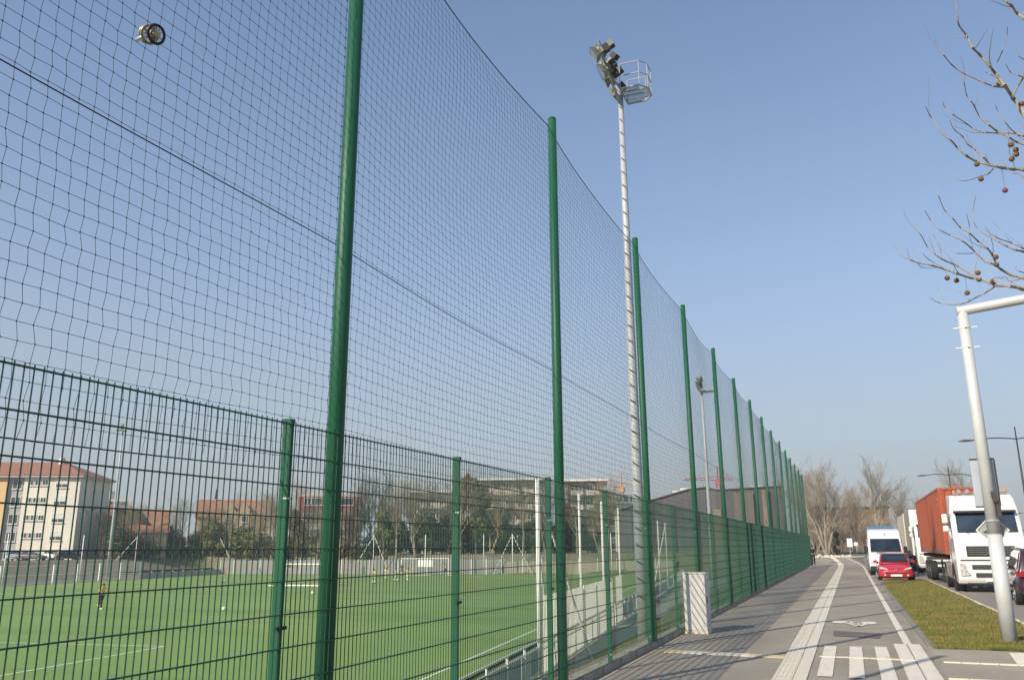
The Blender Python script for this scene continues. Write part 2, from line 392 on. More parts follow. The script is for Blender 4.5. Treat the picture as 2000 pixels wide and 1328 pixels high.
# ------------------------------------------------------------------ mesh fence
FX = -3.36
fence = thing('mesh_fence', 'green welded wire mesh fence along the kerb beside the path', 'fence')
posts = [4.518+2.6*k for k in range(-3, 30)]
pb = MB(); pb.box(-.03, .03, -.02, .02, 0, 2.44); pb.box(-.034, .034, -.024, .024, 2.44, 2.47)
post_me = None
clip = MB(); clip.box(-.036, .004, -.026, .026, -.006, .006); clip_me = None
bc = MB(); bc.box(.0, .022, -.05, .05, -.011, .011)
for i, y in enumerate(posts):
    if i == 0:
        p = pb.build('post', green, fence); post_me = p.data
        c = clip.build('clip', clipm, p); clip_me = c.data; d = bc.build('clamp', blackp, p); bc_me = d.data
        c.location = (.034, 0, 1.95); d.location = (.02, 0, 1.35)
    else:
        p = link('post', post_me, fence)
        if y < 34:
            for me, nm, zz in ((clip_me, 'clip', 1.95), (bc_me, 'clamp', 1.15), (clip_me, 'clip', .12)): link(nm, me, p, (.034 if nm == 'clip' else .02, 0, zz))
    p.location = (FX-.045, y, .1); p.rotation_euler = (random.uniform(-.003, .003), random.uniform(-.003, .003), 0)
dp = MB(); dp.box(-.05, .05, -.035, .035, 0, 2.5); o = dp.build('post', mat('dark_green', (.006, .05, .03), .5), fence, loc=(FX-.02, 36.2, .05)); o['label'] = 'darker thicker fence post'; o.rotation_euler = (0, 0, 0)
# one welded panel: 52 uprights and 13 double cross wires
pm = MB()
for k in range(52):
    y = .01+.05*k; pm.obox((-.0025, y-.0025, .02), (.005, 0, 0), (0, .005, 0), (0, 0, 2.43))
hw = MB(); hw.obox((.0025, .0, -.0035), (.007, 0, 0), (0, 2.575, 0), (0, 0, .007)); hw.obox((-.0095, .0, -.0035), (.007, 0, 0), (0, 2.575, 0), (0, 0, .007))
p0 = pm.build('mesh_panel', wireg, fence); panel_me = p0.data; h0 = hw.build('cross_wire', wireg, p0); hw_me = h0.data
bpy.data.objects.remove(h0); bpy.data.objects.remove(p0)
hwj = MB()
for r in range(13): hwj.obox((.0025, .0, 2.4325-.2*r-.0035), (.007, 0, 0), (0, 2.575, 0), (0, 0, .007)); hwj.obox((-.0095, .0, 2.4325-.2*r-.0035), (.007, 0, 0), (0, 2.575, 0), (0, 0, .007))
hwj_me = None
for i, y in enumerate(posts[:-1]):
    p = link('mesh_panel', panel_me, fence, (FX, y+.012, .1-.002))
    if i < 21:
        for r in range(13): link('cross_wire', hw_me, p, (0, 0, 2.4325-.2*r))
    else:
        if hwj_me is None: o = hwj.build('cross_wires', wireg, p); hwj_me = o.data
        else: o = link('cross_wires', hwj_me, p)
        o['kind'] = 'stuff'

# ------------------------------------------------------------------ tall net poles and ball-stop net
net = thing('ball_stop_net', 'tall black ball stop net hung between high round green poles', 'net')
PY = [10.214+5.1267*i for i in range(-2, 14)]
pl = MB(); pl.tube([(0, 0, 0), (0, 0, 3.5), (0, 0, 7.6)], [.062, .062, .058], 20); pl.disc((0, 0, 7.6), (0, 0, 1), .062, .045, .03, 20); pl_me = None
for i, y in enumerate(PY):
    if pl_me is None: o = pl.build('pole', green, net, smooth=False); pl_me = o.data; pl_me.polygons.foreach_set('use_smooth', [len(p.vertices) == 4 for p in pl_me.polygons])
    else: o = link('pole', pl_me, net)
    o.location = (-3.42+random.uniform(-.008, .008), y, .1); o.rotation_euler = (random.uniform(-.003, .003), random.uniform(-.004, .004), 0)
NX = -3.49
rn = random.Random(3)
ZT, ZM, ZB = 7.62, 4.02, 2.26
def net_pt(y0, L, ti, z, ph):
    t = ti; s = 4*t*(1-t)
    w = (z-ZM)/(ZT-ZM) if z > ZM else 0
    sag = .17*s*max(0, w)**1.0 + .035*s*(1 if z <= ZM+.01 else (1-w))
    x = NX - .035*s*math.sin(3*t+ph) - .02*math.sin(2.3*z+ph*3)*s
    return Vector((x, y0+L*t, z-sag))
for bi in range(len(PY)-1):
    y0, y1 = PY[bi], PY[bi+1]; L = y1-y0; near = bi <= 3; ph = rn.uniform(0, 6)
    cols = 57; rows = 60; b = MB()
    step = 1 if bi <= 4 else (3 if bi < 8 else 6)
    ci = list(range(0, cols+1, step));
    if ci[-1] != cols: ci.append(cols)
    amp = .0038 if bi <= 4 else .003
    def P(i, r):
        z = ZB+(ZT-ZB)*r/rows; p = net_pt(y0, L, i/cols, z, ph)
        k = amp*(1.45 if r < 14 else 1)
        p.y += k*(1.1*(1 if r % 2 else -1)*(.7+.3*math.sin(i*.5))+.5*math.sin(r*1.9+i*.37+ph)+.6*math.sin(r*.71+i*.4)) + k*rn.uniform(-.4, .4); p.z += k*.35*math.sin(i*.9+r*.53+ph) + (k*rn.uniform(-.25, .25)); p.x += rn.uniform(-.006, .006); return p
    g = {}
    rs = list(range(0, rows+1, 1 if bi <= 4 else 2))
    for i in range(0, cols+1):
        for r in range(rows+1):
            if (i in ci) or (r in rs): g[i, r] = P(i, r)
    th = .00150 if bi < 3 else .0019
    for r in range(rows+1):
        for k in range(len(ci)-1): b.seg(g[ci[k], r], g[ci[k+1], r], th)
    for i in range(0, cols+1):
        for k in range(len(rs)-1): b.seg(g[i, rs[k]], g[i, rs[k+1]], th)
    if bi <= 2:
        for i in range(cols+1):
            for r in range(rows+1):
                p = g[i, r]; q = .0062
                b.add([(p.x+q, p.y, p.z), (p.x-q, p.y, p.z), (p.x, p.y+q, p.z), (p.x, p.y-q, p.z), (p.x, p.y, p.z+q), (p.x, p.y, p.z-q)],
                      [(0, 2, 4), (2, 1, 4), (1, 3, 4), (3, 0, 4), (2, 0, 5), (1, 2, 5), (3, 1, 5), (0, 3, 5)])
    b.build('net_bay', netm, net)
    for z, r_ in ((ZT+.02, .0055), (ZM, .0038), (ZB, .004)):
        rp = MB(); rp.tube([net_pt(y0, L, t/14, z, ph) for t in range(15)], r_, 6); rp.build('rope', ropem, net)

# coiled fitting caught in the net
fz = thing('pulley_fitting', 'metal pulley fitting with rings and a silver tube caught in the net', 'fitting', at(298, 68, 4.66))
rust = mat('worn_bronze', (.34, .31, .21), .45, .5, .4, 30)
def torus(c, ax, Rr, r, n=22, m_=7):
    ax = Vector(ax).normalized(); x = ax.orthogonal().normalized(); y = ax.cross(x); b = MB()
    b.tube([Vector(c)+(x*math.cos(2*math.pi*k/n)+y*math.sin(2*math.pi*k/n))*Rr for k in range(n+1)], r, m_, False); return b
ax = Vector((.95, -.12, -.30)).normalized()
torus(ax*.035, ax, .052, .0085).build('wheel', blackp, fz, True)
torus(-ax*.03, ax, .05, .008).build('wheel', rust, fz, True)
torus(-ax*.03, (.7, .5, .3), .04, .006).build('ring', rust, fz, True)
torus(-ax*.055, ax, .046, .008).build('ring', rust, fz, True); torus(-ax*.045+Vector((0, 0, .012)), (.6, .2, .5), .042, .006).build('ring', rust, fz, True)
torus(ax*.012+Vector((0, 0, .014)), (.5, .7, .5), .036, .006).build('ring', rust, fz, True)
b = MB(); b.disc(ax*-.05, ax, .018, .02, .1, 14); b.disc(ax*.01, ax, .03, .03, .014, 14); b.build('hub', rust, fz, True)
b = MB(); b.tube([Vector((-.02, -.01, .0)), Vector((-.085, -.035, -.04))], .0135, 12); b.build('tube', mat('bright_steel', (.75, .77, .8), .2, .8, .05, 9), fz, True)
b = MB()
for k in range(6):
    a = k*math.pi/3; x_ = ax.orthogonal().normalized(); y_ = ax.cross(x_); b.tube([ax*.035, ax*.035+(x_*math.cos(a)+y_*math.sin(a))*.05], .004, 5)
b.build('spokes', rust, fz)

# ------------------------------------------------------------------ cabinet
cab = thing('utility_cabinet', 'white concrete utility cabinet standing on the path against the fence kerb', 'cabinet', (-3.33, 17.9, 0))
cabm = mat2('cabinet_concrete', [((.68, .66, .60), 0, 0, 0, ONE), ((.58, .56, .5), 2, .5, .7, ONE), ((.52, .5, .45), 1.2, .6, .8, (3, 3, .4))], .75, .2, 60)
b = MB(); b.box(0, .45, 0, .52, .06, 1.17); bd = b.build('body', cabm, cab); mod = bd.modifiers.new('bevel', 'BEVEL'); mod.width = .012; mod.segments = 2
b = MB(); b.box(-.004, .454, -.004, .524, 1.172, 1.20); b.build('lid', cabm, cab)
b = MB(); b.box(-.006, .456, -.006, .526, 0, .06); b.build('base', slab_m, cab)
b = MB(); b.box(.452, .458, .03, .49, .12, 1.1); dr_ = b.build('door', mat('cabinet_door', (.5, .5, .5), .6, .0, .06, 5), cab)
b = MB(); b.box(.458, .47, .06, .1, .6, .72); b.build('handle', dark, dr_)

# ------------------------------------------------------------------ floodlight masts
def mast(loc, rz, label, H=19.5, rungs=True, hs=.7):
    t = thing('floodlight_mast', label, 'floodlight', loc, rz, 'floodlight masts round the pitch')
    b = MB(); b.tube([(0, 0, 0), (0, 0, H*.33), (0, 0, H*.66), (0, 0, H)], [.20, .165, .125, .09], 16); b.build('mast', galv, t, True)
    b = MB(); b.disc((0, 0, 0), (0, 0, 1), .32, .32, .05, 16); b.build('base_plate', galv, t)
    if rungs:
        rg_ = MB(); rg_.tube([(-.10, -.15, .07), (.13, -.12, -.05)], .017, 5)
        me = None
        for k in range(int((H-2.5)/.5)):
            z = 2.5+k*.5; r = .2-(.11*z/H)
            if me is None: o = rg_.build('rung', dark, t); me = o.data
            else: o = link('rung', me, t)
            o.location = (.0, -r+.1*r/.2, z); o.scale = (r/.2, r/.2, 1)
    # service basket
    bk = MB(); Z = H+.05
    fl = [(0.1, -.42), (.78, -.42), (1.02, -.14), (1.02, .42), (.78, .7), (.1, .7)]
    bk.tube([(x, y, Z) for x, y in fl]+[(fl[0][0], fl[0][1], Z)], .035, 6)
    for k in range(3): bk.tube([(.1, -.15+.28*k, Z), (1.0, -.15+.28*k, Z)], .022, 5)
    ob = bk.build('basket_floor', galv, t)
    fm = MB()
    for k in range(22): fm.box(.12+.04*k, .136+.04*k, -.4 if k < 16 else -.15, .68 if k < 16 else .45, Z-.03, Z-.01)
    fm.build('grating', mat('grating', (.3, .33, .36), .6, .4, .1, 20), ob)
    rl = MB()
    for zz in (.5, .95): rl.tube([(x, y, Z+zz) for x, y in fl], .02, 6)
    for x, y in fl: rl.tube([(x, y, Z), (x, y, Z+.95)], .016, 6)
    rl.build('railing', galv, t)
    # lamp bar
    b = MB(); b.tube([(-.15, -2.35, H+.55), (-.15, .6, H+.55)], .045, 8); b.tube([(0, 0, H), (-.15, -.1, H+.65)], .07, 8); b.tube([(-.05, 0, H-.3), (-.15, -1.5, H+.55)], .035, 6); bar = b.build('crossbar', galv, t)
    fl_b = MB()
    fl_b.add([(-.06, -.22, -.2), (-.06, .22, -.2), (-.06, .22, .2), (-.06, -.22, .2), (-.34, -.34, -.3), (-.34, .34, -.3), (-.34, .34, .3), (-.34, -.34, .3)],
             [(0, 1, 2, 3), (0, 4, 5, 1), (1, 5, 6, 2), (2, 6, 7, 3), (3, 7, 4, 0)])
    fl_b.box(-.06, .2, -.13, .13, -.13, .13)
    fl_b.tube([(-.2, -.37, 0), (.0, -.4, .34), (.0, .4, .34), (-.2, .37, 0)], .02, 5)
    gl = MB(); gl.add([(-.33, -.32, -.28), (-.33, .32, -.28), (-.33, .32, .28), (-.33, -.32, .28)], [(3, 2, 1, 0)])
    ba = MB(); ba.box(.22, .5, -.16, .16, -.2, .16)
    mm = None
    for k, (y, z, tx, dx) in enumerate(((-2.9, .55, .55, 0), (-1.75, .45, .6, 0), (-.95, .5, .5, -.15), (-2.3, 1.05, .5, .1), (.35, .5, .6, -.1), (-.25, 1.0, .45, -.1), (-1.35, .95, .7, .1))):
        if mm is None:
            o = fl_b.build('floodlight', lampbody, t); mm = o.data; g_ = gl.build('lens', glassm, o); gm_ = g_.data; q = ba.build('ballast', dark, o); qm = q.data
        else:
            o = link('floodlight', mm, t); link('lens', gm_, o); link('ballast', qm, o)
        o.location = (-.12+dx*.5, y*.78, H+z*.8); o.rotation_euler = (0, -tx, .25-.1*k); o.scale = (hs, hs, hs)
    return t
m0 = mast((-6.08, 25.9, -2.25), 0, 'near grey floodlight mast with climbing rungs and service basket, behind the third green pole')
m1 = mast((-11.0, 73.0, -2.25), .1, 'smaller looking floodlight mast with basket, right of the fourth green pole', 17.2, False, .6)
m2 = mast((-96.0, 89.2, -1.9), -2.3, 'distant floodlight mast at the far left corner of the pitch', 20.3, False)

# ------------------------------------------------------------------ pitch surroundings
RA = Vector((-9.43, 25.87)); RB = Vector((-12.06, 46.33)); RD = (RB-RA).normalized()
def rl(s): p = RA+RD*s; return p
# white net poles on the touchline rail
def net_pole(p, z0, H, label, stays=(), group='white net poles round the pitch'):
    t = thing('net_pole', label, 'pole', (p[0], p[1], z0), 0, group)
    b = MB(); b.tube([(0, 0, 0), (0, 0, H)], .075 if 'nearest' in label else .055, 8); b.build('shaft', white_paint_metal, t, True)
    for s in stays:
        b = MB(); b.tube([(0, 0, s[3]), (s[0], s[1], s[2])], .04, 6); b.build('stay', white_paint_metal, t)
    return t
nm = ['nearest thick white net pole with two slanting stays, left of the white sheets', 'white net pole rising behind the middle of the white sheet wall',
      'white net pole just left of the fifth fence post, above the white sheets', 'white net pole at the far end of the white sheet wall',
      'left white net pole of the close pair just right of the near mast', 'right white net pole of the close pair just right of the near mast', 'white net pole farther along the rail with a slanting stay']
for k, s in enumerate((0, 7.9, 14.3, 20.6, 41, 47.3, 56)):
    p = rl(s); st_ = ()
    if k == 0: st_ = ((.9, 3.0, 0.0, 5.8), (-.35, 2.3, 0, 3.9))
    if k == 6: st_ = ((-1.0, -2, 0, 5.9),)
    net_pole((p.x, p.y), -2.2, 6.1, nm[k], st_)
# white board wall
wall = thing('sheet_wall', 'tall row of white translucent sheets standing along the touchline rail', 'wall')
def tarp(name):
    M = bpy.data.materials.new(name); M.use_nodes = True; n = M.node_tree.nodes; l = M.node_tree.links; b = n['Principled BSDF']
    tc = n.new('ShaderNodeTexCoord'); nz = n.new('ShaderNodeTexNoise'); nz.inputs['Scale'].default_value = 3; nz.inputs['Detail'].default_value = 8
    l.new(tc.outputs['Object'], nz.inputs[0]); rp = n.new('ShaderNodeValToRGB'); rp.color_ramp.elements[0].position = .35; rp.color_ramp.elements[1].position = .65
    rp.color_ramp.elements[0].color = (.80, .76, .64, 1); rp.color_ramp.elements[1].color = (.92, .89, .79, 1); l.new(nz.outputs['Fac'], rp.inputs[0])
    l.new(rp.outputs[0], b.inputs['Base Color']); b.inputs['Roughness'].default_value = .8
    tr = n.new('ShaderNodeBsdfTranslucent'); l.new(rp.outputs[0], tr.inputs[0]); mx = n.new('ShaderNodeMixShader'); mx.inputs[0].default_value = .88
    l.new(b.outputs[0], mx.inputs[1]); l.new(tr.outputs[0], mx.inputs[2]); l.new(mx.outputs[0], n['Material Output'].inputs[0]); return M
wm = tarp('translucent_sheet')
def board(s0, s1, z1, m_=None, nm_='sheet', par=wall, z0=-2.2, off=.06):
    p = rl(s0); q = rl(s1); n = Vector((RD.y, -RD.x))*off
    if m_ is None:
        b = MB(); b.add([(p.x+n.x, p.y+n.y, z0), (q.x+n.x, q.y+n.y, z0), (q.x+n.x, q.y+n.y, z1), (p.x+n.x, p.y+n.y, z1)], [(0, 1, 2, 3)]); return b.build(nm_, wm, par)
    b = MB(); b.obox((p.x+n.x, p.y+n.y, z0), (q.x-p.x, q.y-p.y, 0), (n.x*.5, n.y*.5, 0), (0, 0, z1-z0)); return b.build(nm_, m_, par)
ed = [.15, 3.6, 4.6, 7.8, 11.1, 14.2, 16.9]
for i in range(len(ed)-1): board(ed[i], ed[i+1]-.05, .2+random.uniform(-.03, .03))
board(18.1, 20.6, .22)
for s in (3.55, 7.75, 11.05, 14.15): board(s, s+.09, .22, white_paint_metal, 'batten', wall, off=.11)
# rail
rail = thing('touchline_rail', 'white tubular rail with grey panels running along the pitch touchline', 'railing')
b = MB()
for z in (-1.12,): b.tube([(*rl(-24), z), (*rl(86), z)], .03, 6)
b.build('top_rail', white_paint_metal, rail)
b = MB(); b.tube([(*rl(-24), -2.08), (*rl(86), -2.08)], .03, 6); b.tube([(*rl(-24), -1.32), (*rl(86), -1.32)], .018, 6); b.build('lower_rail', white_paint_metal, rail)
rp_me = None; s = -24
while s < 86:
    p = rl(s)
    if rp_me is None:
        b = MB(); b.tube([(0, 0, 0), (0, 0, 1.1)], .035, 6); o = b.build('rail_post', white_paint_metal, rail); rp_me = o.data
    else: o = link('rail_post', rp_me, rail)
    o.location = (p.x, p.y, -2.2); s += 2.0
pgrey = mat('rail_panel_grey', (.40, .42, .44), .6, 0, .1, 1.5); pw = mat('rail_panel_white', (.62, .62, .57), .6, 0, .06, 2)
for s0, s1, mm_ in ((-8, -5.2, pgrey), (-5.1, -2.4, pgrey), (-2.3, -1.2, pw), (-1.1, -.1, pgrey), (20.75, 23.4, pgrey), (23.5, 26, pgrey), (29, 31, pw), (32, 34, pw), (36, 40, pgrey), (41, 46, pw), (47, 55, pw), (57, 62, pw)):
    board(s0, s1, -1.36, mm_, 'panel', rail, -2.04, -.02)
# goals
def goal(loc, rz, w, h, d, label):
    t = thing('football_goal', label, 'goal', loc, rz); rr = .06
    b = MB(); b.tube([(-w/2, 0, 0), (-w/2, 0, h)], rr, 8); b.build('upright', white_paint_metal, t)
    b = MB(); b.tube([(w/2, 0, 0), (w/2, 0, h)], rr, 8); b.build('upright', white_paint_metal, t)
    b = MB(); b.tube([(-w/2, 0, h), (w/2, 0, h)], rr, 8); b.build('crossbar', white_paint_metal, t)
    b = MB()
    for x in (-w/2, w/2): b.tube([(x, 0, h), (x, d*.4, h*.9), (x, d, 0), (x, 0, 0)], .03, 6)
    b.tube([(-w/2, d, 0), (w/2, d, 0)], .03, 6); b.build('frame', white_paint_metal, t)
    b = MB(); n = int(w/.35)
    for k in range(n+1):
        x = -w/2+w*k/n; b.seg((x, 0, h), (x, d*.4, h*.85), .006); b.seg((x, d*.4, h*.85), (x, d, 0), .006)
    for k in range(8):
        f_ = k/7; b.seg((-w/2, d*.4+d*.6*f_, h*.85*(1-f_)), (w/2, d*.4+d*.6*f_, h*.85*(1-f_)), .006)
    b.build('goal_net', mat('pale_net', (.5, .5, .46), .8), t); return t
goal((*pit(0, .1), -2.2), .133, 7.32, 2.44, 1.8, 'full size white goal at the far end of the pitch')
goal((-57.3, 80.2, -2.2), .05+.0, 6.0, 2.3, 1.3, 'smaller white portable goal standing on the pitch between the two near green posts')
b = MB(); b.obox((-60.4, 78.3, -2.19), (5.9, 1.0, 0), (-.03, .12, 0), (0, 0, .1)); tag(b.build('lying_pole', white_paint_metal), 'long white bar lying on the grass in front of the portable goal', 'bar')
b = MB(); g0 = Vector(pit(-1.0, -.25)); b.obox((g0.x, g0.y, -.9), (E1.x*2.3, E1.y*2.3, 0), (.0, .05, 0), (0, 0, .95)); tag(b.build('target_sheet', white_paint_metal), 'white sheet hung from the crossbar of the far goal', 'sheet')
# balls
def ball(p, label):
    bm_ = bmesh.new(); bmesh.ops.create_icosphere(bm_, subdivisions=2, radius=.13); me = bpy.data.meshes.new('football'); bm_.to_mesh(me)
    me.materials.append(white_paint_metal); me.polygons.foreach_set('use_smooth', [True]*len(me.polygons)); o = link('football', me, None, p)
    tag(o, label, 'ball', 'footballs on the pitch')
ball((-39.2, 46.3, -2.07), 'white football nearest to us, lying alone mid pitch')
ball((-69.4, 84.5, -2.07), 'white football right of the player in red')
ball((-45.35, 65.1, -2.07), 'white football in front of the portable goal')
ball((-60.5, 84.5, -2.07), 'white football inside the portable goal')

# far perimeter: concrete panel wall with posts
def perim(name, label, cat, a, bq, h, z0, n, post_h, pm_, wm_, off=0):
    t = thing(name, label, cat); a = Vector(a); bq = Vector(bq); d = (bq-a)/n; pmh = None; pw_ = None
    for k in range(n+1):
        p = a+d*k
        if pmh is None: b = MB(); b.box(-.09, .09, -.09, .09, 0, post_h); o = b.build('post', pm_, t); pmh = o.data
        else: o = link('post', pmh, t)
        o.location = (p.x, p.y, z0)
        if k < n and h > 0:
            if pw_ is None: b = MB(); b.obox((.0, -.03, 0), (d.length, 0, 0), (0, .06, 0), (0, 0, h)); o = b.build('panel', wm_, t); pw_ = o.data
            else: o = link('panel', pw_, t)
            o.location = (p.x, p.y, z0); o.rotation_euler = (0, 0, math.atan2(d.y, d.x))
    return t
cgrey = mat('concrete_panel', (.24, .24, .22), .85, 0, .12, .6); cpost = mat('concrete_post', (.5, .49, .44), .85, 0, .08, 2)
cbeige = mat('beige_panel', (.31, .29, .22), .85, 0, .12, .6)
perim('boundary_wall', 'grey panel wall with pale posts behind the far goal', 'wall', pit(-37.5, 5.5), pit(10, 6.5), 2.2, -2.2, 20, 2.25, cpost, cgrey)
perim('boundary_wall', 'brownish panel wall continuing behind the far right corner of the pitch', 'wall', pit(10.5, 6.5), pit(36, 7.5), 1.9, -2.2, 9, 2.25, cpost, cbeige)
perim('boundary_wall', 'low pale wall on the left side of the pitch beyond the single mast', 'wall', pit(-37.6, 5.4), pit(-37.7, -14), .85, -2.2, 8, .95, cpost, mat('pale_panel', (.42, .41, .35), .85, 0, .1, .6))
lf = perim('boundary_fence', 'wire fence with tall pale posts at the left end of the pitch', 'fence', pit(-37.7, -14.2), pit(-37.8, -62), 0, -2.2, 12, 2.3, white_paint_metal, None)
b = MB()
for z in (.15, 1.1, 2.2): b.tube([(*pit(-37.7, -14.2), -2.2+z), (*pit(-37.8, -62), -2.2+z)], .03, 5)
b.build('rail', white_paint_metal, lf)
b = MB(); p_ = Vector(pit(-37.7, -14.2)); q_ = Vector(pit(-37.8, -62))
for k in range(300):
    p = p_.lerp(q_, k/300); b.seg((p.x, p.y, -2.2), (p.x, p.y, -.1), .008)
tag(b.build('fence_wires', galv, lf), kind='stuff')
# slope road on the left
flat('service_road', [(-99, 60), (-106, 60), (-110, 128), (-100, 124)], 0, asphalt_road)
sr_ = S.collection.objects[-1] if False else bpy.data.objects['service_road']; sr_.location.z = -1.2; sr_.rotation_euler = (0, 0, 0); sr_['kind'] = 'structure'
# poles of nets around the far side
far_np = [(-93.0, 82.0, 'white net pole in front of the gable of the white apartment block', ()), (-95.0, 92.9, 'white net pole with a slanting stay right of the far left mast', ((-1.6, -1.9, 2.6, 5.8),)),
          (-92.6, 107.2, 'white net pole with a stay at the far left corner of the pitch', ((1.6, 1.0, 2.4, 5.8),)), (-82.0, 109.6, 'first plain white net pole right of the far left corner', ()),
          (-74.6, 110.2, 'second plain white net pole, left of the nearest fence post', ()), (-68.3, 113.5, 'white net pole with two stays left of the far goal', ((-2.5, -.4, 2, 5.9), (2.6, .2, 0.4, 5.9))),
          (-59.9, 114.5, 'plain white net pole directly behind the far goal', ()), (-55.2, 116.2, 'white net pole right of the far goal, beside the dark ivy tree', ()), (-51.8, 118, 'plain white net pole under the flats with balconies', ()),
          (-47.7, 119.5, 'white net pole with two slanting stays under the flats with balconies', ((-3.0, -.4, 0, 5.9), (3.0, .4, 0.0, 5.9))), (-32.6, 120.5, 'far white net pole seen left of the near mast', ()), (-90, 69, 'white net pole at the left edge below the white flats', ())]
for x, y, lb, st_ in far_np: net_pole((x, y), -2.2, 5.9, lb, st_)

# ------------------------------------------------------------------ people
skin = mat('skin', (.42, .25, .17), .6)
def figure(loc, rz, label, h, pose, shirt, shorts, sock=(.7, .7, .68), hairc=(.04, .025, .015)):
    """pose: lf, rf = forward swing of left/right thigh, lk, rk = knee bend, la, ra = arm swing, eb = elbow bend"""
    t = thing('person', label, 'person', loc, rz); k = h/1.75
    def V(x, y, z): return Vector((x*k, y*k, z*k))
    hip = V(0, 0, .93); lean = pose.get('lean', .08)
    ch = hip+V(0, -.42*math.sin(lean), .42*math.cos(lean)); nk = ch+V(0, -.1*math.sin(lean), .12); hd = nk+V(0, -.03, .1); tp = hd+V(0, -.0, .13)
    pts = {'hip': (hip, .13), 'waist': (hip.lerp(ch, .45), .115), 'chest': (ch, .14), 'neck': (nk, .055), 'head': (hd, .085), 'top': (tp, .075)}
    J = {}
    for sx, a, kb_, sw in ((-1, pose['lf'], pose['lk'], pose['la']), (1, pose['rf'], pose['rk'], pose['ra'])):
        h0 = hip+V(sx*.09, 0, -.04); kn = h0+V(sx*.01, -.43*math.sin(a), -.43*math.cos(a)); an = kn+V(0, -.42*math.sin(a-kb_), -.42*math.cos(a-kb_)); to = an+V(0, -.15*math.cos(a-kb_), -.04)
        sh = ch+V(sx*.17, 0, .05); el = sh+V(sx*.07, -.28*math.sin(sw), -.28*math.cos(sw)); wr = el+V(sx*.0, -.25*math.sin(sw+pose.get('eb', .9)), -.25*math.cos(sw+pose.get('eb', .9))); ha = wr+(wr-el)*.3
        J[sx] = (h0, kn, an, to, sh, el, wr, ha)
    # shift so the lower foot touches the ground
    low = min(J[-1][3].z, J[1][3].z, J[-1][2].z-.07*k, J[1][2].z-.07*k)
    def skinned(name, verts, edges, root, m_, par=t):
        me = bpy.data.meshes.new(name); me.from_pydata([v[0]-Vector((0, 0, low-.03*k)) for v in verts], edges, []); me.materials.append(m_)
        o = link(name, me, par); md = o.modifiers.new('skin', 'SKIN'); 
        if not me.skin_vertices: me.attributes.new
        for i, v in enumerate(verts):
            me.skin_vertices[0].data[i].radius = (v[1]*k, v[1]*k*.85); me.skin_vertices[0].data[i].use_root = (i == root)
        md.use_smooth_shade = True; sb = o.modifiers.new('sub', 'SUBSURF'); sb.levels = 1; sb.render_levels = 1; return o
    def mk(name, verts, edges, root, m_, par=t):
        me = bpy.data.meshes.new(name); o = bpy.data.objects.new(name, me)
        bpy.data.objects.remove(o); bpy.data.meshes.remove(me)
        # explicit tapered tubes merged in one surface: robust stand-alone skinning
        b = MB()
        return skinned(name, verts, edges, root, m_, par)
    V0 = [pts[n] for n in ('hip', 'waist', 'chest', 'neck', 'head', 'top')]; E0 = [(0, 1), (1, 2), (2, 3), (3, 4), (4, 5)]
    for sx in (-1, 1):
        h0, kn, an, to, sh, el, wr, ha = J[sx]; o = len(V0)
        V0 += [(h0, .085), (kn, .06), (an, .042), (to, .035), (sh, .06), (el, .042), (wr, .032), (ha, .035)]
        E0 += [(0, o), (o, o+1), (o+1, o+2), (o+2, o+3), (2, o+4), (o+4, o+5), (o+5, o+6), (o+6, o+7)]
    skinned('body', V0, E0, 0, skin)
    V1 = [(hip+V(0, 0, .06), .142), (hip.lerp(ch, .5), .14), (ch+V(0, 0, .02), .155)]; E1_ = [(0, 1), (1, 2)]
    for sx in (-1, 1):
        o = len(V1); V1 += [(J[sx][4], .085), (J[sx][4].lerp(J[sx][5], .85), .07)]; E1_ += [(2, o), (o, o+1)]
    skinned('shirt', V1, E1_, 0, shirt)
    V2 = [(hip+V(0, 0, .04), .145)]; E2_ = []
    for sx in (-1, 1):
        o = len(V2); f = .7 if not pose.get('long') else 1.0; V2 += [(J[sx][0], .105), (J[sx][0].lerp(J[sx][1], f), .088)]; E2_ += [(0, o), (o, o+1)]
        if pose.get('long'): V2 += [(J[sx][2], .06)]; E2_ += [(o+1, o+2)]
    skinned('trousers' if pose.get('long') else 'shorts', V2, E2_, 0, shorts)
    sm2 = mat('sock_%d' % int(sock[0]*100), sock, .8)
    for sx in (-1, 1):
        kn, an, to = J[sx][1], J[sx][2], J[sx][3]
        if not pose.get('long'):
            b = MB(); z = Vector((0, 0, low-.03*k)); b.tube([kn.lerp(an, .25)-z, an-z], [.062*k, .048*k], 8); b.build('sock', sm2, t, True)
        b = MB(); z = Vector((0, 0, low-.03*k)); b.tube([an-z+V(0, .05, -.02), to-z+V(0, -.03, 0)], [.055*k, .04*k], 8); b.build('shoe', blackp if not pose.get('ws') else white_paint_metal, t, True)
    z = Vector((0, 0, low-.03*k)); hc = MB(); c = hd-z+V(0, .012, .075); N = 10
    for i in range(5):
        ph = -.2+i*.42
        for j in range(N): hc.v.append((c.x+.098*k*math.cos(ph)*math.cos(j*6.283/N), c.y+.11*k*math.cos(ph)*math.sin(j*6.283/N)+.01*k, c.z+.1*k*math.sin(ph)))
    for i in range(4):
        for j in range(N): hc.f.append((i*N+j, i*N+(j+1) % N, (i+1)*N+(j+1) % N, (i+1)*N+j))
    hc.f.append(tuple(4*N+j for j in range(N))); hc.build('hair', mat('hair_dark', hairc, .7), t, True)
    return t
yel = mat('yellow_shirt', (.75, .5, .06), .8); yel2 = mat('lime_shirt', (.75, .68, .08), .8); blk = mat('black_cloth', (.015, .015, .018), .8); red = mat('red_shirt', (.55, .08, .05), .8)
wht = mat('white_cloth', (.7, .7, .68), .8); pnk = mat('pink_shirt', (.55, .38, .38), .8); nav = mat('navy_cloth', (.03, .035, .05), .8)
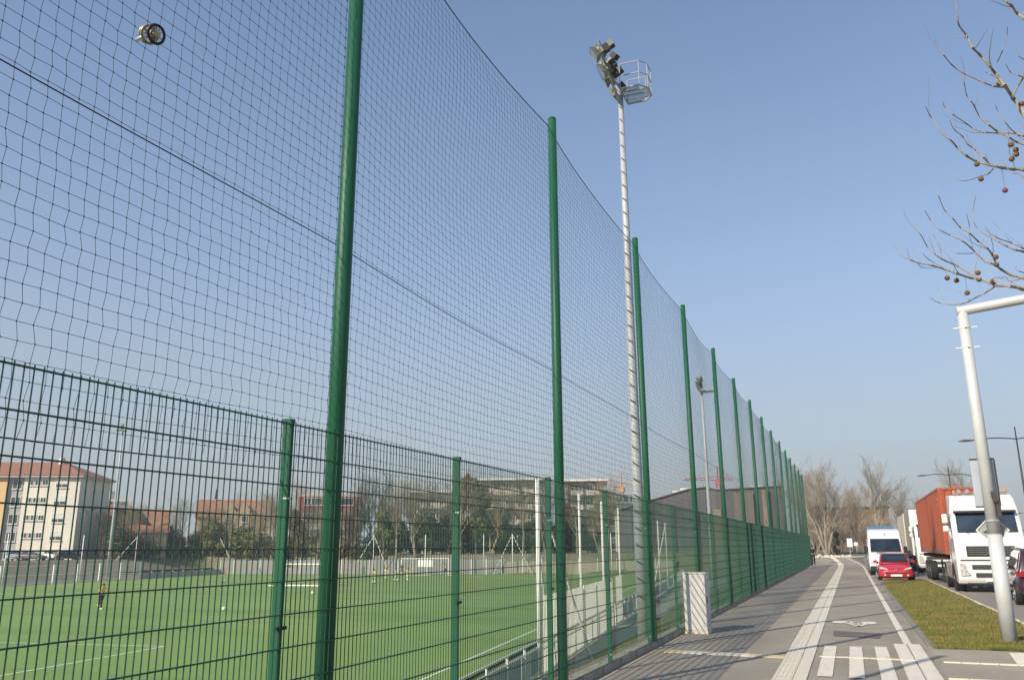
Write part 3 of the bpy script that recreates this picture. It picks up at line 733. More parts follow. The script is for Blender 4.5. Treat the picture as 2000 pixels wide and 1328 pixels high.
run = dict(lf=.55, lk=.5, rf=-.45, rk=.6, la=-.6, ra=.6, eb=1.2, lean=.18)
std = dict(lf=.08, lk=.05, rf=-.1, rk=.05, la=.1, ra=-.05, eb=.3, lean=.03)
wlk = dict(lf=.3, lk=.15, rf=-.3, rk=.25, la=-.3, ra=.3, eb=.4, lean=.06)
figure((-48.4, 44.7, -2.2), R(75), 'player in an amber top and black trousers running alone on the left of the pitch', 1.75, dict(run, long=True, ws=True), yel, blk)
figure((-72.7, 85.4, -2.2), R(-20), 'player in a red top and white socks beyond the left football', 1.6, std, red, wht)
figure((-51.3, 85.5, -2.2), R(170), 'player in a yellow top, leftmost of the yellow group left of the far goal', 1.62, std, yel2, wht)
figure((-57.0, 98.0, -2.2), R(40), 'smallest player in yellow between the left one and the close pair', 1.5, wlk, yel2, wht)
figure((-51.5, 91.0, -2.2), R(120), 'player in yellow, left of the close pair before the far goal', 1.62, wlk, yel2, wht)
figure((-50.3, 91.6, -2.2), R(60), 'player in yellow, right of the close pair before the far goal', 1.66, run, yel2, wht)
figure((-62.3, 114-2.2, -2.2), R(10), 'goalkeeper dressed in black under the white sheet of the far goal', 1.7, std, blk, blk)
figure((-55.2, 112.0, -2.2), R(-60), 'player in a pale pink top by the right upright of the far goal', 1.7, wlk, pnk, nav)
figure((-54.0, 80.4, -2.2), R(90), 'person in black standing at the right end of the portable goal', 1.7, dict(std, long=True), blk, blk)
figure((-3.2, 78.5, 0.0), R(0), 'person in black at the far end of the green fence', 1.7, dict(wlk, long=True), blk, blk)

# ------------------------------------------------------------------ sign mast on the verge
sm = thing('sign_mast', 'pale grey overhead sign mast on the verge with its arm reaching over the road', 'sign post', (2.48, 17.87, 0))
b = MB(); b.tube([(0, 0, -.02), (0, 0, 1.92)], [.135, .125], 24); b.build('lower_post', signgrey, sm, True)
b = MB(); b.tube([(0, 0, 1.9), (0, 0, 4.2), (0, 0, 6.2)], [.112, .104, .096], 24); b.build('upper_post', signgrey, sm, True)
for z in (1.9, 2.14):
    b = MB(); b.disc((0, 0, z), (0, 0, 1), .128, .128, .02, 24); b.build('collar', galv, sm)
b = MB(); b.tube([(-.098, 0, 6.2), (0, 0, 6.205), (2.5, -.2, 6.42), (6.0, -.45, 6.7)], .095, 20); b.build('arm', signgrey, sm, True)
for z in (5.85, 5.45):
    b = MB(); b.disc((0, 0, z), (0, 0, 1), .106, .106, .025, 20); b.tube([(-.2, 0, z+.01), (.22, 0, z+.01)], .012, 6); b.disc((0, -.1, z+.012), (0, -1, 0), .02, .02, .03, 8); b.build('bracket', white_paint_metal, sm)
b = MB(); b.obox((-.225, .13, 2.42), (.40, -.03, 0), (0, .035, 0), (0, 0, .88)); bx_ = b.build('sign_panel', signback, sm)
b = MB(); b.obox((-.225, .12, 2.40), (.41, -.03, 0), (0, .055, 0), (0, 0, .025)); b.obox((-.225, .12, 3.29), (.41, -.03, 0), (0, .055, 0), (0, 0, .025)); b.obox((.165, .085, 2.425), (.03, -.0, 0), (0, .07, 0), (0, 0, .865)); b.build('frame', dark, bx_)
b = MB(); d_ = .27
b.add([(0, .16, 1.98+d_), (d_, .14, 1.98), (0, .16, 1.98-d_), (-d_, .18, 1.98), (0, .172, 1.98+d_), (d_, .152, 1.98), (0, .172, 1.98-d_), (-d_, .192, 1.98)], [(0, 1, 2, 3), (7, 6, 5, 4), (0, 4, 5, 1), (1, 5, 6, 2), (2, 6, 7, 3), (3, 7, 4, 0)])
dd = b.build('diamond_sign', mat('sign_back_grey', (.30, .32, .31), .55, .2, .06, 4), sm)
b = MB(); cs = [(0, .15, 1.98+d_), (d_, .13, 1.98), (0, .15, 1.98-d_), (-d_, .17, 1.98)]
for i in range(4): b.tube([cs[i], cs[(i+1) % 4]], .011, 6)
b.build('rim', white_paint_metal, dd)
b = MB(); b.disc((-.14, .15, 1.99), (0, -1, 0), .028, .028, .03, 10); b.build('bolt', clipm, dd)
b = MB(); b.box(.04, .115, -.16, -.06, 2.48, 2.6); b.box(.075, .15, -.13, -.02, 2.2, 2.5); b.box(.02, .08, -.15, -.08, 2.58, 2.68); b.build('clamp', mat('dark_brown_metal', (.06, .05, .045), .6, .2), sm)

# ------------------------------------------------------------------ street lamps
def lamp(x, y, H, z0, al, label):
    t = thing('street_lamp', label, 'lamp', (x, y, z0), 0, 'curved street lamps along the road')
    b = MB(); b.tube([(0, 0, 0), (0, 0, H*.5), (0, 0, H+.8)], [.1, .07, .035], 10); b.build('post', dark, t, True)
    for s in (-1, 1):
        b = MB(); b.tube([(s*al*k/7, 0, H+.05+.12*math.sin(k/7*math.pi*.9)-(.0 if s < 0 else .22*(k/7)**2)) for k in range(8)], .035, 8); b.build('arm', dark, t, True)
        sl_ = mat('lamp_head_dark', (.09, .09, .085), .5, .3); b = MB(); e = s*al; zz = H+.07 if s < 0 else H-.1
        b.tube([(e-s*.05, 0, zz), (e+s*.12, 0, zz+.02), (e+s*.5, 0, zz+.02), (e+s*.78, 0, zz-.01)], [.03, .07, .08, .02], 10); b.build('lamp_head', sl_, t, True)
    return t
lamp(10.15, 59.1, 8.1, -.1, 2.45, 'nearer street lamp with curved arm, right of the sign mast')
lamp(9.0, 86.5, 7.95, -.05, 1.9, 'farther street lamp with curved arm above the orange container')

# ------------------------------------------------------------------ vehicles
def paintm(name, col, rough=.3): return mat(name, col, rough, 0, .02, 1, spec=.5, coat=.6)
vglass = mat('window_glass', (.012, .02, .024), .04, 0, .9, 1.6, spec=1.0, coat=.8)
tyre = mat('tyre_rubber', (.02, .02, .02), .85, 0, .2, 9); rimm = mat('wheel_rim', (.4, .4, .4), .35, .7, .1, 9); rimd = mat('steel_rim_dark', (.16, .15, .14), .6, .3, .2, 9)
headl = mat('headlight', (.55, .55, .53), .1, .2, .5, 9, spec=.9); taill = mat('tail_light', (.30, .012, .014), .2); platem = mat('plate', (.7, .7, .66), .5); chrome = mat('chrome', (.7, .7, .7), .15, .9, .02, 3)
vblack = mat('trim_black', (.018, .018, .02), .55); white_car = paintm('vehicle_white', (.74, .735, .70)); red_car = paintm('vehicle_red', (.52, .012, .02)); black_car = paintm('vehicle_black', (.02, .015, .016), .2); blue_car = paintm('vehicle_blue', (.05, .17, .24)); grey_car = paintm('vehicle_grey', (.12, .13, .14))
def profile(name, poly, wf, m, parent, bev=.05, loc=None):
    """side outline (y,z) swept across x, half width wf(y,z)"""
    b = MB(); n = len(poly)
    for s in (-1, 1): b.v += [(s*wf(y, z), y, z) for y, z in poly]
    b.f.append(tuple(range(n))); b.f.append(tuple(range(n, 2*n))[::-1])
    for i in range(n): j = (i+1) % n; b.f.append((i, i+n, j+n, j))
    o = b.build(name, m, parent, True, loc)
    bmm = bmesh.new(); bmm.from_mesh(o.data); bmesh.ops.recalc_face_normals(bmm, faces=bmm.faces); bmm.to_mesh(o.data); bmm.free()
    if bev:
        md = o.modifiers.new('bevel', 'BEVEL'); md.width = bev; md.segments = 3; md.limit_method = 'ANGLE'; md.angle_limit = R(25); md.harden_normals = False
    return o
def loft(name, st, m, parent, sub=1):
    """st: (y, zbot, ztop, wbot, wbelt, wtop) stations of a rounded body"""
    b = MB(); n = 0
    for y, zb, zt, wb, wm_, wt in st:
        h = zt-zb; half = [(0, zb), (wb*.9, zb), (wm_, zb+h*.22), (wm_*1.0, zb+h*.62), (wt, zt-.035), (wt*.62, zt), (0, zt+.012)]
        ring = half+[(-x, z) for x, z in half[-2:0:-1]]; n = len(ring); b.v += [(x, y, z) for x, z in ring]
    for i in range(len(st)-1):
        for k in range(n): b.f.append((i*n+k, i*n+(k+1) % n, (i+1)*n+(k+1) % n, (i+1)*n+k))
    b.f.append(tuple(range(n))); b.f.append(tuple((len(st)-1)*n+k for k in range(n))[::-1])
    o = b.build(name, m, parent, True)
    bmm = bmesh.new(); bmm.from_mesh(o.data); bmesh.ops.recalc_face_normals(bmm, faces=bmm.faces); bmm.to_mesh(o.data); bmm.free()
    md = o.modifiers.new('sub', 'SUBSURF'); md.levels = sub; md.render_levels = sub; return o
WHEELS = {}
def wheel(parent, x, y, r, w, side, rim=None):
    key = (r, w, side, (rim or rimm).name)
    if key not in WHEELS:
        b = MB(); b.tube([(-w/2, 0, 0), (-w/2+.02, 0, 0), (w/2-.02, 0, 0), (w/2, 0, 0)], [r*.9, r, r, r*.9], 24); o = b.build('tyre', tyre, None, False); tm = o.data; bpy.data.objects.remove(o)
        b = MB(); s = side; b.tube([(s*(w/2-.03), 0, 0), (s*(w/2+.008), 0, 0)], [r*.66, r*.62], 20); b.tube([(s*(w/2), 0, 0), (s*(w/2+.03), 0, 0)], [r*.2, r*.16], 10); o = b.build('rim', rim or rimm); rm_ = o.data; bpy.data.objects.remove(o)
        b = MB()
        for k in range(5):
            a = k*1.2566; b.disc((s*(w/2+.009), r*.42*math.cos(a), r*.42*math.sin(a)), (s, 0, 0), r*.1, r*.1, .003, 8)
        o = b.build('rim_opening', vblack); hm = o.data; bpy.data.objects.remove(o); WHEELS[key] = (tm, rm_, hm)
    tm, rm_, hm = WHEELS[key]; e = bpy.data.objects.new('wheel', None); S.collection.objects.link(e); e.parent = parent; e.location = (x, y, r)
    link('tyre', tm, e); link('rim', rm_, e); link('rim_opening', hm, e); return e
def quadpatch(name, pts, m, parent, th=.01):
    P = [Vector(p) for p in pts]; n = (P[1]-P[0]).cross(P[-1]-P[0]).normalized()*th; N = len(P); b = MB()
    b.add([p for p in P]+[p+n for p in P], [tuple(range(N))[::-1], tuple(range(N, 2*N))]+[(i, (i+1) % N, (i+1) % N+N, i+N) for i in range(N)]); return b.build(name, m, parent)

def hatchback(label, loc, rz, pm_, scale=1, cat='car'):
    t = thing('parked_car', label, cat, loc, rz); t.scale = (scale,)*3
    body = loft('body', [(.0, .30, .56, .45, .52, .44), (.05, .24, .62, .66, .72, .58), (.22, .2, .70, .76, .80, .66), (.6, .19, .80, .78, .82, .69), (1.0, .19, .89, .79, .825, .71), (1.35, .19, .93, .79, .83, .73), (2.4, .19, .95, .79, .83, .74), (3.3, .2, .97, .78, .82, .72), (3.65, .24, .95, .74, .79, .68), (3.8, .3, .86, .6, .68, .6)], pm_, t, 2)
    W_ = lambda y, z: .735-(z-.9)*.36
    roof = [(1.02, .90), (1.78, 1.375), (2.3, 1.42), (3.1, 1.39), (3.62, .95)]
    cabn = profile('cabin', roof, lambda y, z: W_(y, z)-.0, pm_, t, .05)
    def fr(y, z, s): return (s*(W_(y, z)-.05), y, z)
    # windscreen
    n_ = Vector((0, -.53, .85)); a0 = (1.09, .955); a1 = (1.73, 1.345)
    ws = quadpatch('windscreen', [(-.63, a0[0]-.012, a0[1]+.02), (.63, a0[0]-.012, a0[1]+.02), (.525, a1[0]-.012, a1[1]+.02), (-.525, a1[0]-.012, a1[1]+.02)], vglass, t, .012)
    for s in (-1, 1):
        P_ = [(s*(W_(0, z)+.004), y, z) for y, z in ((1.3, .98), (2.15, .98), (2.15, 1.33), (1.8, 1.33))]
        quadpatch('side_window', P_ if s > 0 else P_[::-1], vglass, t, .008)
        P_ = [(s*(W_(0, z)+.004), y, z) for y, z in ((2.25, .98), (3.3, 1.0), (3.0, 1.33), (2.25, 1.33))]
        quadpatch('side_window', P_ if s > 0 else P_[::-1], vglass, t, .008)
        hl = [(s*.36, -.0+.035, .60), (s*.70, .16, .66), (s*.74, .32, .745), (s*.60, .19, .735), (s*.40, .07, .665)]
        quadpatch('headlight', hl if s < 0 else hl[::-1], headl, t, .03 if s < 0 else .03)
        b = MB(); b.obox((s*.82, 1.22, .93), (s*.17, .03, 0), (0, .1, 0), (0, 0, .13)); o = b.build('mirror', pm_, t); o.modifiers.new('b', 'BEVEL').width = .03
        tl_ = [(s*.70, 3.70, .72), (s*.79, 3.55, .72), (s*.76, 3.52, .98), (s*.66, 3.68, .98)]
        quadpatch('tail_light', tl_ if s > 0 else tl_[::-1], taill, t, .02)
        for y in (.68, 3.12):
            b = MB(); b.tube([(s*.70, y, .3), (s*.834, y, .3)], .33, 24); b.build('wheel_arch', vblack, t)
            wheel(t, s*.745, y, .29, .19, s)
    b = MB(); b.add([(-.48, -.025, .44), (.48, -.025, .44), (.6, .02, .515), (-.6, .02, .515), (-.48, .1, .44), (.48, .1, .44), (.6, .1, .515), (-.6, .1, .515)], [(0, 1, 2, 3), (0, 4, 5, 1), (3, 2, 6, 7), (1, 5, 6, 2), (0, 3, 7, 4)]); b.build('grille', vblack, t)
    b = MB(); b.box(-.26, .26, -.045, -.02, .30, .40); b.build('number_plate', platem, t)
    for s in (-1, 1):
        b = MB(); b.disc((s*.52, .0, .36), (0, -1, 0), .055, .05, .03, 12); b.build('fog_lamp', headl, t)
    b = MB(); b.box(-.06, .06, -.012, .02, .57, .655); b.build('emblem', chrome, t)
    return t
rc = hatchback('bright red hatchback parked nose on behind the grass verge', (1.94, 46.5, -.088), 0, red_car)
# seats and rear light seen through the windscreen are left to the dark glass
def van(label, loc, rz, pm_, cat='van', h=2.78):
    t = thing('parked_van', label, cat, loc, rz); k = h/2.78
    wf = lambda y, z: (.97-.05*max(0, z-1.1)**1.3) if z > .2 else .9
    pr = [(.02, .38), (-.02, .72), (.03, 1.05), (.22, 1.24), (.62, 1.36), (1.28, 2.18*k), (1.62, 2.62*k), (2.2, 2.76*k), (5.8, 2.78*k), (5.9, 2.6*k), (5.92, .4), (4, .3), (1, .3)]
    profile('body', pr, wf, pm_, t, .09)
    quadpatch('windscreen', [(-.83, .60, 1.42), (.83, .60, 1.42), (.79, 1.22, 2.16*k), (-.79, 1.22, 2.16*k)], vglass, t, .03)
    b = MB(); b.box(-.95, .95, -.07, .12, .3, .62); o = b.build('bumper', vblack, t); o.modifiers.new('b', 'BEVEL').width = .05
    b = MB(); b.box(-.42, .42, -.035, .1, .66, .98); b.build('grille', mat('grille_grey', (.3, .3, .3), .5), t)
    b = MB(); b.disc((0, -.04, .86), (0, -1, 0), .09, .09, .012, 20); b.build('badge', chrome, t)
    b = MB(); b.disc((.05, 1.42, 2.44*k), (0, -.8, .6), .05, .05, .03, 12); b.build('roof_emblem', chrome, t)
    b = MB(); b.box(-.26, .26, -.09, -.07, .42, .53); b.build('number_plate', platem, t)
    b = MB(); b.obox((-.5, .36, 1.345), (.45, 0, 0), (0, .05, .02), (0, -.01, .02)); b.build('bonnet_vent', vblack, t)
    for s in (-1, 1):
        hl = [(s*.52, -.035, .74), (s*.9, -.0, .78), (s*.93, .1, 1.12), (s*.62, .03, 1.05)]
        quadpatch('headlight', hl if s > 0 else hl[::-1], headl, t, .03)
        b = MB(); b.obox((s*.98, .75, 1.35), (s*.2, .02, 0), (0, .1, 0), (0, 0, .38)); o = b.build('mirror', vblack, t); o.modifiers.new('b', 'BEVEL').width = .03
        P_ = [(s*(wf(0, z)+.012), y, z) for y, z in ((1.0, 1.45), (2.0, 1.45), (2.0, 2.1), (1.4, 2.1))]
        quadpatch('side_window', P_ if s > 0 else P_[::-1], vglass, t, .01)
        for y in (1.0, 4.7):
            b = MB(); b.tube([(s*.8, y, .36), (s*.962, y, .36)], .41, 20); b.build('wheel_arch', vblack, t); wheel(t, s*.87, y, .35, .22, s, rimd)
    return t
van('white high roofed van parked right behind the red hatchback', (1.86, 54.3, -.085), 0, white_car)
van('blue van of which only roof and flank show behind the white van', (1.95, 62.2, -.06), 0, blue_car, h=3.08)
hatchback('black car half hidden between the white van and the container lorry', (4.45, 66.5, -.09), 0, black_car, 1.04)

# lorry with orange container
def tractor(label, loc, full=True):
    t = thing('container_lorry' if full else 'box_lorry', label, 'lorry', loc)
    wf = lambda y, z: 1.24-(.02+.10*max(0, z-3.05)/.7 if z > 3.05 else 0)
    pr = [(.06, .32), (-.04, .5), (-.06, 1.2), (.0, 1.95), (.10, 2.22), (.36, 3.08), (.34, 3.2), (.52, 3.62), (.8, 3.78), (2.2, 3.86), (2.25, 3.7), (2.25, 1.1), (1.9, 1.0), (1.9, .55), (.3, .3)]
    cab = profile('cab', pr, wf, white_car, t, .10)
    quadpatch('windscreen', [(-1.06, .085, 2.30), (1.06, .085, 2.30), (1.04, .31, 3.04), (-1.04, .31, 3.04)], vglass, t, .03)
    b = MB(); b.obox((-1.1, .10, 3.04), (2.2, 0, 0), (0, .28, .0), (0, .02, .1)); o = b.build('sun_visor', vblack, t); o.modifiers.new('b', 'BEVEL').width = .03
    b = MB()
    for z, w in ((1.42, .62), (1.50, .62), (1.58, .62), (1.66, .62)): b.box(-.80, .80, -.085, -.03, z, z+.05)
    g_ = b.build('grille', mat('grille_dark', (.09, .09, .09), .5), t)
    b = MB(); b.box(-.84, .84, -.062, -.03, 1.36, 1.76); b.build('grille_back', vblack, t)
    b = MB(); b.obox((-.25, -.1, 1.40), (.06, 0, 0), (0, .02, 0), (.5, 0, .34)); b.build('trim_bar', chrome, g_)
    for z0, z1, w in ((.88, 1.05, .72), (.58, .74, .62)):
        b = MB(); b.box(-w, w, -.085, -.03, z0, z1); o = b.build('air_intake', mat('intake', (.07, .07, .07), .6), t)
        b = MB()
        for k in range(3): b.box(-w+.02, w-.02, -.092, -.086, z0+.03+k*.045, z0+.04+k*.045)
        b.build('slats', vblack, o)
    b = MB(); b.box(-1.1, 1.1, -.078, -.04, 1.20, 1.245); b.build('step_line', vblack, t)
    for x in (-.75, .05): b = MB(); b.tube([(x, .04, 2.28), (x+.55, .10, 2.46)], .014, 4); b.build('wiper', vblack, t)
    b = MB(); b.box(-.95, .95, -.07, -.05, .30, .36); b.build('lower_lip', vblack, t)
    b = MB()
    for x in (-.85, .85): b.tube([(x, .50, 3.22), (x, .56, 3.55)], .012, 4)
    b.tube([(-.85, .50, 3.22), (-.95, .50, 3.22)], .012, 4); b.build('panel_seam', mat('seam_grey', (.3, .3, .3), .6), t)
    b = MB(); b.box(-.3, .3, -.09, -.07, .42, .53); b.build('number_plate', platem, t)
    for s in (-1, 1):
        hl = [(s*.80, -.075, .66), (s*1.12, -.045, .62), (s*1.2, -.005, 1.08), (s*.98, -.06, 1.12)]
        quadpatch('headlight', hl if s > 0 else hl[::-1], headl, t, .03)
        for z0, z1 in ((2.65, 3.02), (2.32, 2.56)):
            b = MB(); b.obox((s*1.34, .0, z0), (s*.22, -.02, 0), (0, .1, 0), (0, 0, z1-z0)); o = b.build('mirror', white_car, t); o.modifiers.new('b', 'BEVEL').width = .04
        b = MB(); b.tube([(s*1.2, .3, 3.0), (s*1.36, .08, 3.0), (s*1.36, .08, 2.35), (s*1.2, .3, 2.35)], .02, 6); b.build('mirror_arm', vblack, t)
        P_ = [(s*(1.243), y, z) for y, z in ((.35, 2.2), (1.25, 2.2), (1.25, 2.95), (.55, 2.95))]
        quadpatch('side_window', P_ if s > 0 else P_[::-1], vglass, t, .012)
        b = MB(); b.box(s*1.245-.004, s*1.245+.004, 1.4, 1.44, .9, 3.4); b.build('door_seam', vblack, t)
        b = MB(); b.tube([(s*.9, 1.35, .5), (s*1.25, 1.35, .5)], .62, 24); b.build('wheel_arch', vblack, t)
        wheel(t, s*1.08, 1.35, .5, .32, s, rimm)
    b = MB(); b.tube([(-1.0, .75, 3.86), (1.0, .75, 3.86)], .03, 8)
    for x in (-.9, 0, .9): b.tube([(x, .75, 3.7), (x, .75, 3.87)], .025, 6)
    rk = b.build('roof_rack', chrome, t)
    for x in (-.75, -.45, .45, .75):
        b = MB(); b.tube([(x, .66, 3.93), (x, .76, 3.93)], [.085, .06], 12); b.build('roof_lamp', chrome, rk)
    for x in (-.2, .12): b = MB(); b.tube([(x, .45, 3.88), (x, .7, 3.88), (x, 1.3, 3.88)], [.07, .03, .02], 8); b.build('air_horn', chrome, rk)
    for x in (-.9, .95):
        b = MB(); b.disc((x, .95, 3.84), (0, 0, 1), .07, .06, .16, 10); b.build('beacon', mat('amber', (.7, .25, .03), .3), rk)
    return t
ct = tractor('white tractor lorry with roof lamps, carrying an orange container', (5.05, 38.0, -.1))
orange = mat2('container_orange', [((.34, .088, .042), 0, 0, 0, ONE), ((.28, .075, .04), .8, .45, .65, (1, 1, .3)), ((.25, .09, .05), 5, .6, .75, (1, 1, .3)), ((.55, .18, .08), 3, .62, .8, ONE)], .55, .15, 9)
b = MB(); b.box(-.45, -.3, .8, 6.5, .75, 1.0); b.box(.3, .45, .8, 6.5, .75, 1.0); b.box(-.5, -.36, 5, 17.6, 1.1, 1.34); b.box(.36, .5, 5, 17.6, 1.1, 1.34)
for k in range(12): b.box(-1.15, 1.15, 4.4+k*1.18, 4.52+k*1.18, 1.2, 1.38)
b.build('chassis', mat('chassis_dark', (.045, .04, .038), .7, .2, .3, 9), ct)
for s in (-1, 1):
    for y in (4.6,): wheel(ct, s*1.08, y, .5, .32, s, rimd); wheel(ct, s*.74, y, .5, .3, s, rimd)
    for y in (12.9, 14.2, 15.5): wheel(ct, s*1.06, y, .5, .34, s, rimd)
    b = MB(); b.tube([(s*1.08, 4.6+.62*math.cos(a*.4), .5+.62*math.sin(a*.4)) for a in range(0, 9)], .03, 4)
    for k in range(8):
        a0, a1 = k*.3927, (k+1)*.3927
        b.add([(s*.9, 4.6+.6*math.cos(a0), .5+.6*math.sin(a0)), (s*1.24, 4.6+.6*math.cos(a0), .5+.6*math.sin(a0)), (s*1.24, 4.6+.6*math.cos(a1), .5+.6*math.sin(a1)), (s*.9, 4.6+.6*math.cos(a1), .5+.6*math.sin(a1))], [(0, 1, 2, 3)])
    b.build('mudguard', mat('mud_grey', (.16, .15, .14), .7), ct)
    b = MB(); b.box(s*1.22-.32*(s > 0), s*1.22+.32*(s < 0), 2.15, 3.75, .42, 1.05); o = b.build('fuel_tank', mat('tank_alu', (.42, .40, .35), .45, .5, .12, 3), ct); o.modifiers.new('b', 'BEVEL').width = .06
    b = MB(); b.box(s*1.0-.04, s*1.0+.04, 8.6, 8.7, .2, 1.1); b.build('landing_leg', dark, ct)
cn = thing('shipping_container', 'orange corrugated shipping container on the lorry behind the white cab', 'container', (5.05, 42.0, 1.3))
CL, CW, CH = 14.2, 1.22, 2.9
def corr(n, pitch, L, zz0, zz1, place):
    b = MB(); k = 0; x = .0; prof = []
    while x < L: prof += [(x, 0), (x+pitch*.28, 0), (x+pitch*.5, .038), (x+pitch*.78, .038)]; x += pitch
    prof = [p for p in prof if p[0] < L]+[(L, 0)]
    for i, (a, d) in enumerate(prof): b.v += [place(a, d, zz0), place(a, d, zz1)]
    for i in range(len(prof)-1): b.f.append((2*i, 2*i+2, 2*i+3, 2*i+1))
    return b
corr(0, .29, CL-.3, .2, CH-.1, lambda a, d, z: (-CW+d, .15+a, z)).build('side_wall', orange, cn)
corr(0, .29, CL-.3, .2, CH-.1, lambda a, d, z: (CW-d, .15+a, z)).build('side_wall', orange, cn)
corr(0, .29, 2*CW-.3, .2, CH-.1, lambda a, d, z: (-CW+.15+a, .02+d, z)).build('front_wall', orange, cn)
corr(0, .29, 2*CW-.3, .2, CH-.1, lambda a, d, z: (-CW+.15+a, CL-.02-d, z)).build('door', orange, cn)
for x in (-CW, CW-.15):
    for y in (0, CL-.15):
        b = MB(); b.box(x-.004, x+.154, y-.004, y+.154, .0, CH+.003); b.build('corner_post', mat('container_dark_orange', (.36, .075, .025), .6, 0, .15, 3), cn)
for x in (-CW, CW-.06):
    b = MB(); b.box(x-.002, x+.062, .15, CL-.15, CH-.1, CH); b.build('top_rail', orange, cn)
    b = MB(); b.box(x-.002, x+.102, .15, CL-.15, .02, .2); b.build('bottom_rail', mat('container_dirty_rail', (.3, .13, .08), .7, 0, .2, 4), cn)
for y in (0, CL-.06):
    b = MB(); b.box(-CW+.15, CW-.15, y-.002, y+.062, CH-.1, CH); b.build('top_rail', orange, cn)
b = MB(); b.box(-CW+.06, CW-.06, .06, CL-.06, CH-.06, CH-.03); b.build('roof', orange, cn)
b = MB(); b.box(-CW-.006, -CW-.003, .5, .8, CH-.55, CH-.42); b.box(-CW-.006, -CW-.003, .5, .8, CH-.75, CH-.66); b.build('lettering_patch', mat('faded_white', (.5, .4, .35), .7), cn)

# beige box lorry farther back
bt = tractor('white box lorry with beige body farther back, half behind the orange container', (5.25, 62.6, -.09), False)
tan = mat('tarpaulin_tan', (.36, .33, .26), .7, 0, .06, 1); crm = mat('tarpaulin_cream', (.55, .51, .40), .7, 0, .06, 1)
b = MB(); b.box(-1.27, 1.27, 2.9, 9.5, 1.15, 4.15); b.build('cargo_body', tan, bt)
b = MB(); b.box(-1.3, 1.3, 2.8, 2.895, 1.1, 4.2); b.box(-1.3, 1.3, 9.52, 9.6, 1.1, 4.18); b.build('frame', white_car, bt)
b = MB(); b.box(-1.27, 1.27, 10.6, 19.5, 1.15, 4.15); b.build('trailer_body', crm, bt)
b = MB(); b.box(-1.1, 1.1, 2.6, 9.5, .8, 1.1); b.box(-1.1, 1.1, 9.5, 19.4, .85, 1.1); b.build('chassis', dark, bt)
for s in (-1, 1):
    for y in (7.6, 12.5, 17.5): wheel(bt, s*1.08, y, .5, .32, s, rimd)
# dark car at the right edge, driving away
def suv(label, loc, rz, pm_):
    t = thing('passing_car', label, 'car', loc, rz)
    loft('body', [(.0, .32, .62, .5, .6, .5), (.06, .27, .80, .78, .84, .74), (.3, .24, .98, .84, .9, .80), (1.0, .24, 1.02, .86, .91, .82), (2.6, .24, 1.0, .86, .91, .82), (3.2, .24, .96, .85, .9, .8), (4.0, .25, .85, .82, .86, .72), (4.3, .32, .65, .6, .66, .5)], pm_, t, 2)
    W_ = lambda y, z: .82-(z-1.0)*.3
    profile('cabin', [(.16, .95), (.42, 1.55), (.7, 1.68), (1.9, 1.7), (2.5, 1.62), (3.3, .98)], W_, pm_, t, .06)
    quadpatch('rear_window', [(.66, .185, 1.08), (-.66, .185, 1.08), (-.56, .40, 1.52), (.56, .40, 1.52)][::-1], vglass, t, .025)
    for s in (-1, 1):
        P_ = [(s*(W_(0, z)+.006), y, z) for y, z in ((.55, 1.08), (1.3, 1.05), (1.3, 1.58), (.75, 1.58))]; quadpatch('side_window', P_ if s > 0 else P_[::-1], vglass, t, .012)
        P_ = [(s*(W_(0, z)+.006), y, z) for y, z in ((1.4, 1.05), (2.9, 1.03), (2.35, 1.58), (1.4, 1.58))]; quadpatch('side_window', P_ if s > 0 else P_[::-1], vglass, t, .012)
        tl_ = [(s*.62, -.0+.05, .86), (s*.885, .22, .86), (s*.87, .40, 1.02), (s*.70, .12, 1.03)]; quadpatch('tail_light', tl_ if s < 0 else tl_[::-1], taill, t, .035)
        b = MB(); b.obox((s*.86, 2.85, 1.05), (s*.2, .02, 0), (0, .1, 0), (0, 0, .16)); o = b.build('mirror', pm_, t); o.modifiers.new('b', 'BEVEL').width = .03
        b = MB(); b.tube([(s*(W_(0, 1.64)), .6, 1.70), (s*(W_(0, 1.64)), 2.3, 1.72)], .02, 6); b.build('roof_rail', chrome, t)
        for y in (.85, 3.45):
            b = MB(); b.tube([(s*.76, y, .34), (s*.912, y, .34)], .38, 24); b.build('wheel_arch', vblack, t); wheel(t, s*.82, y, .33, .21, s)
    b = MB(); b.box(-.8, .8, -.03, .1, .36, .5); b.build('rear_bumper', vblack, t)
    b = MB(); b.box(-.26, .26, -.012, .05, .7, .81); b.build('number_plate', platem, t)
    return t
suv('dark maroon black estate car at the right edge, rear wheel and red tail light showing', (5.48, 29.9, -.1), R(-2), paintm('vehicle_maroon', (.035, .014, .014), .2))

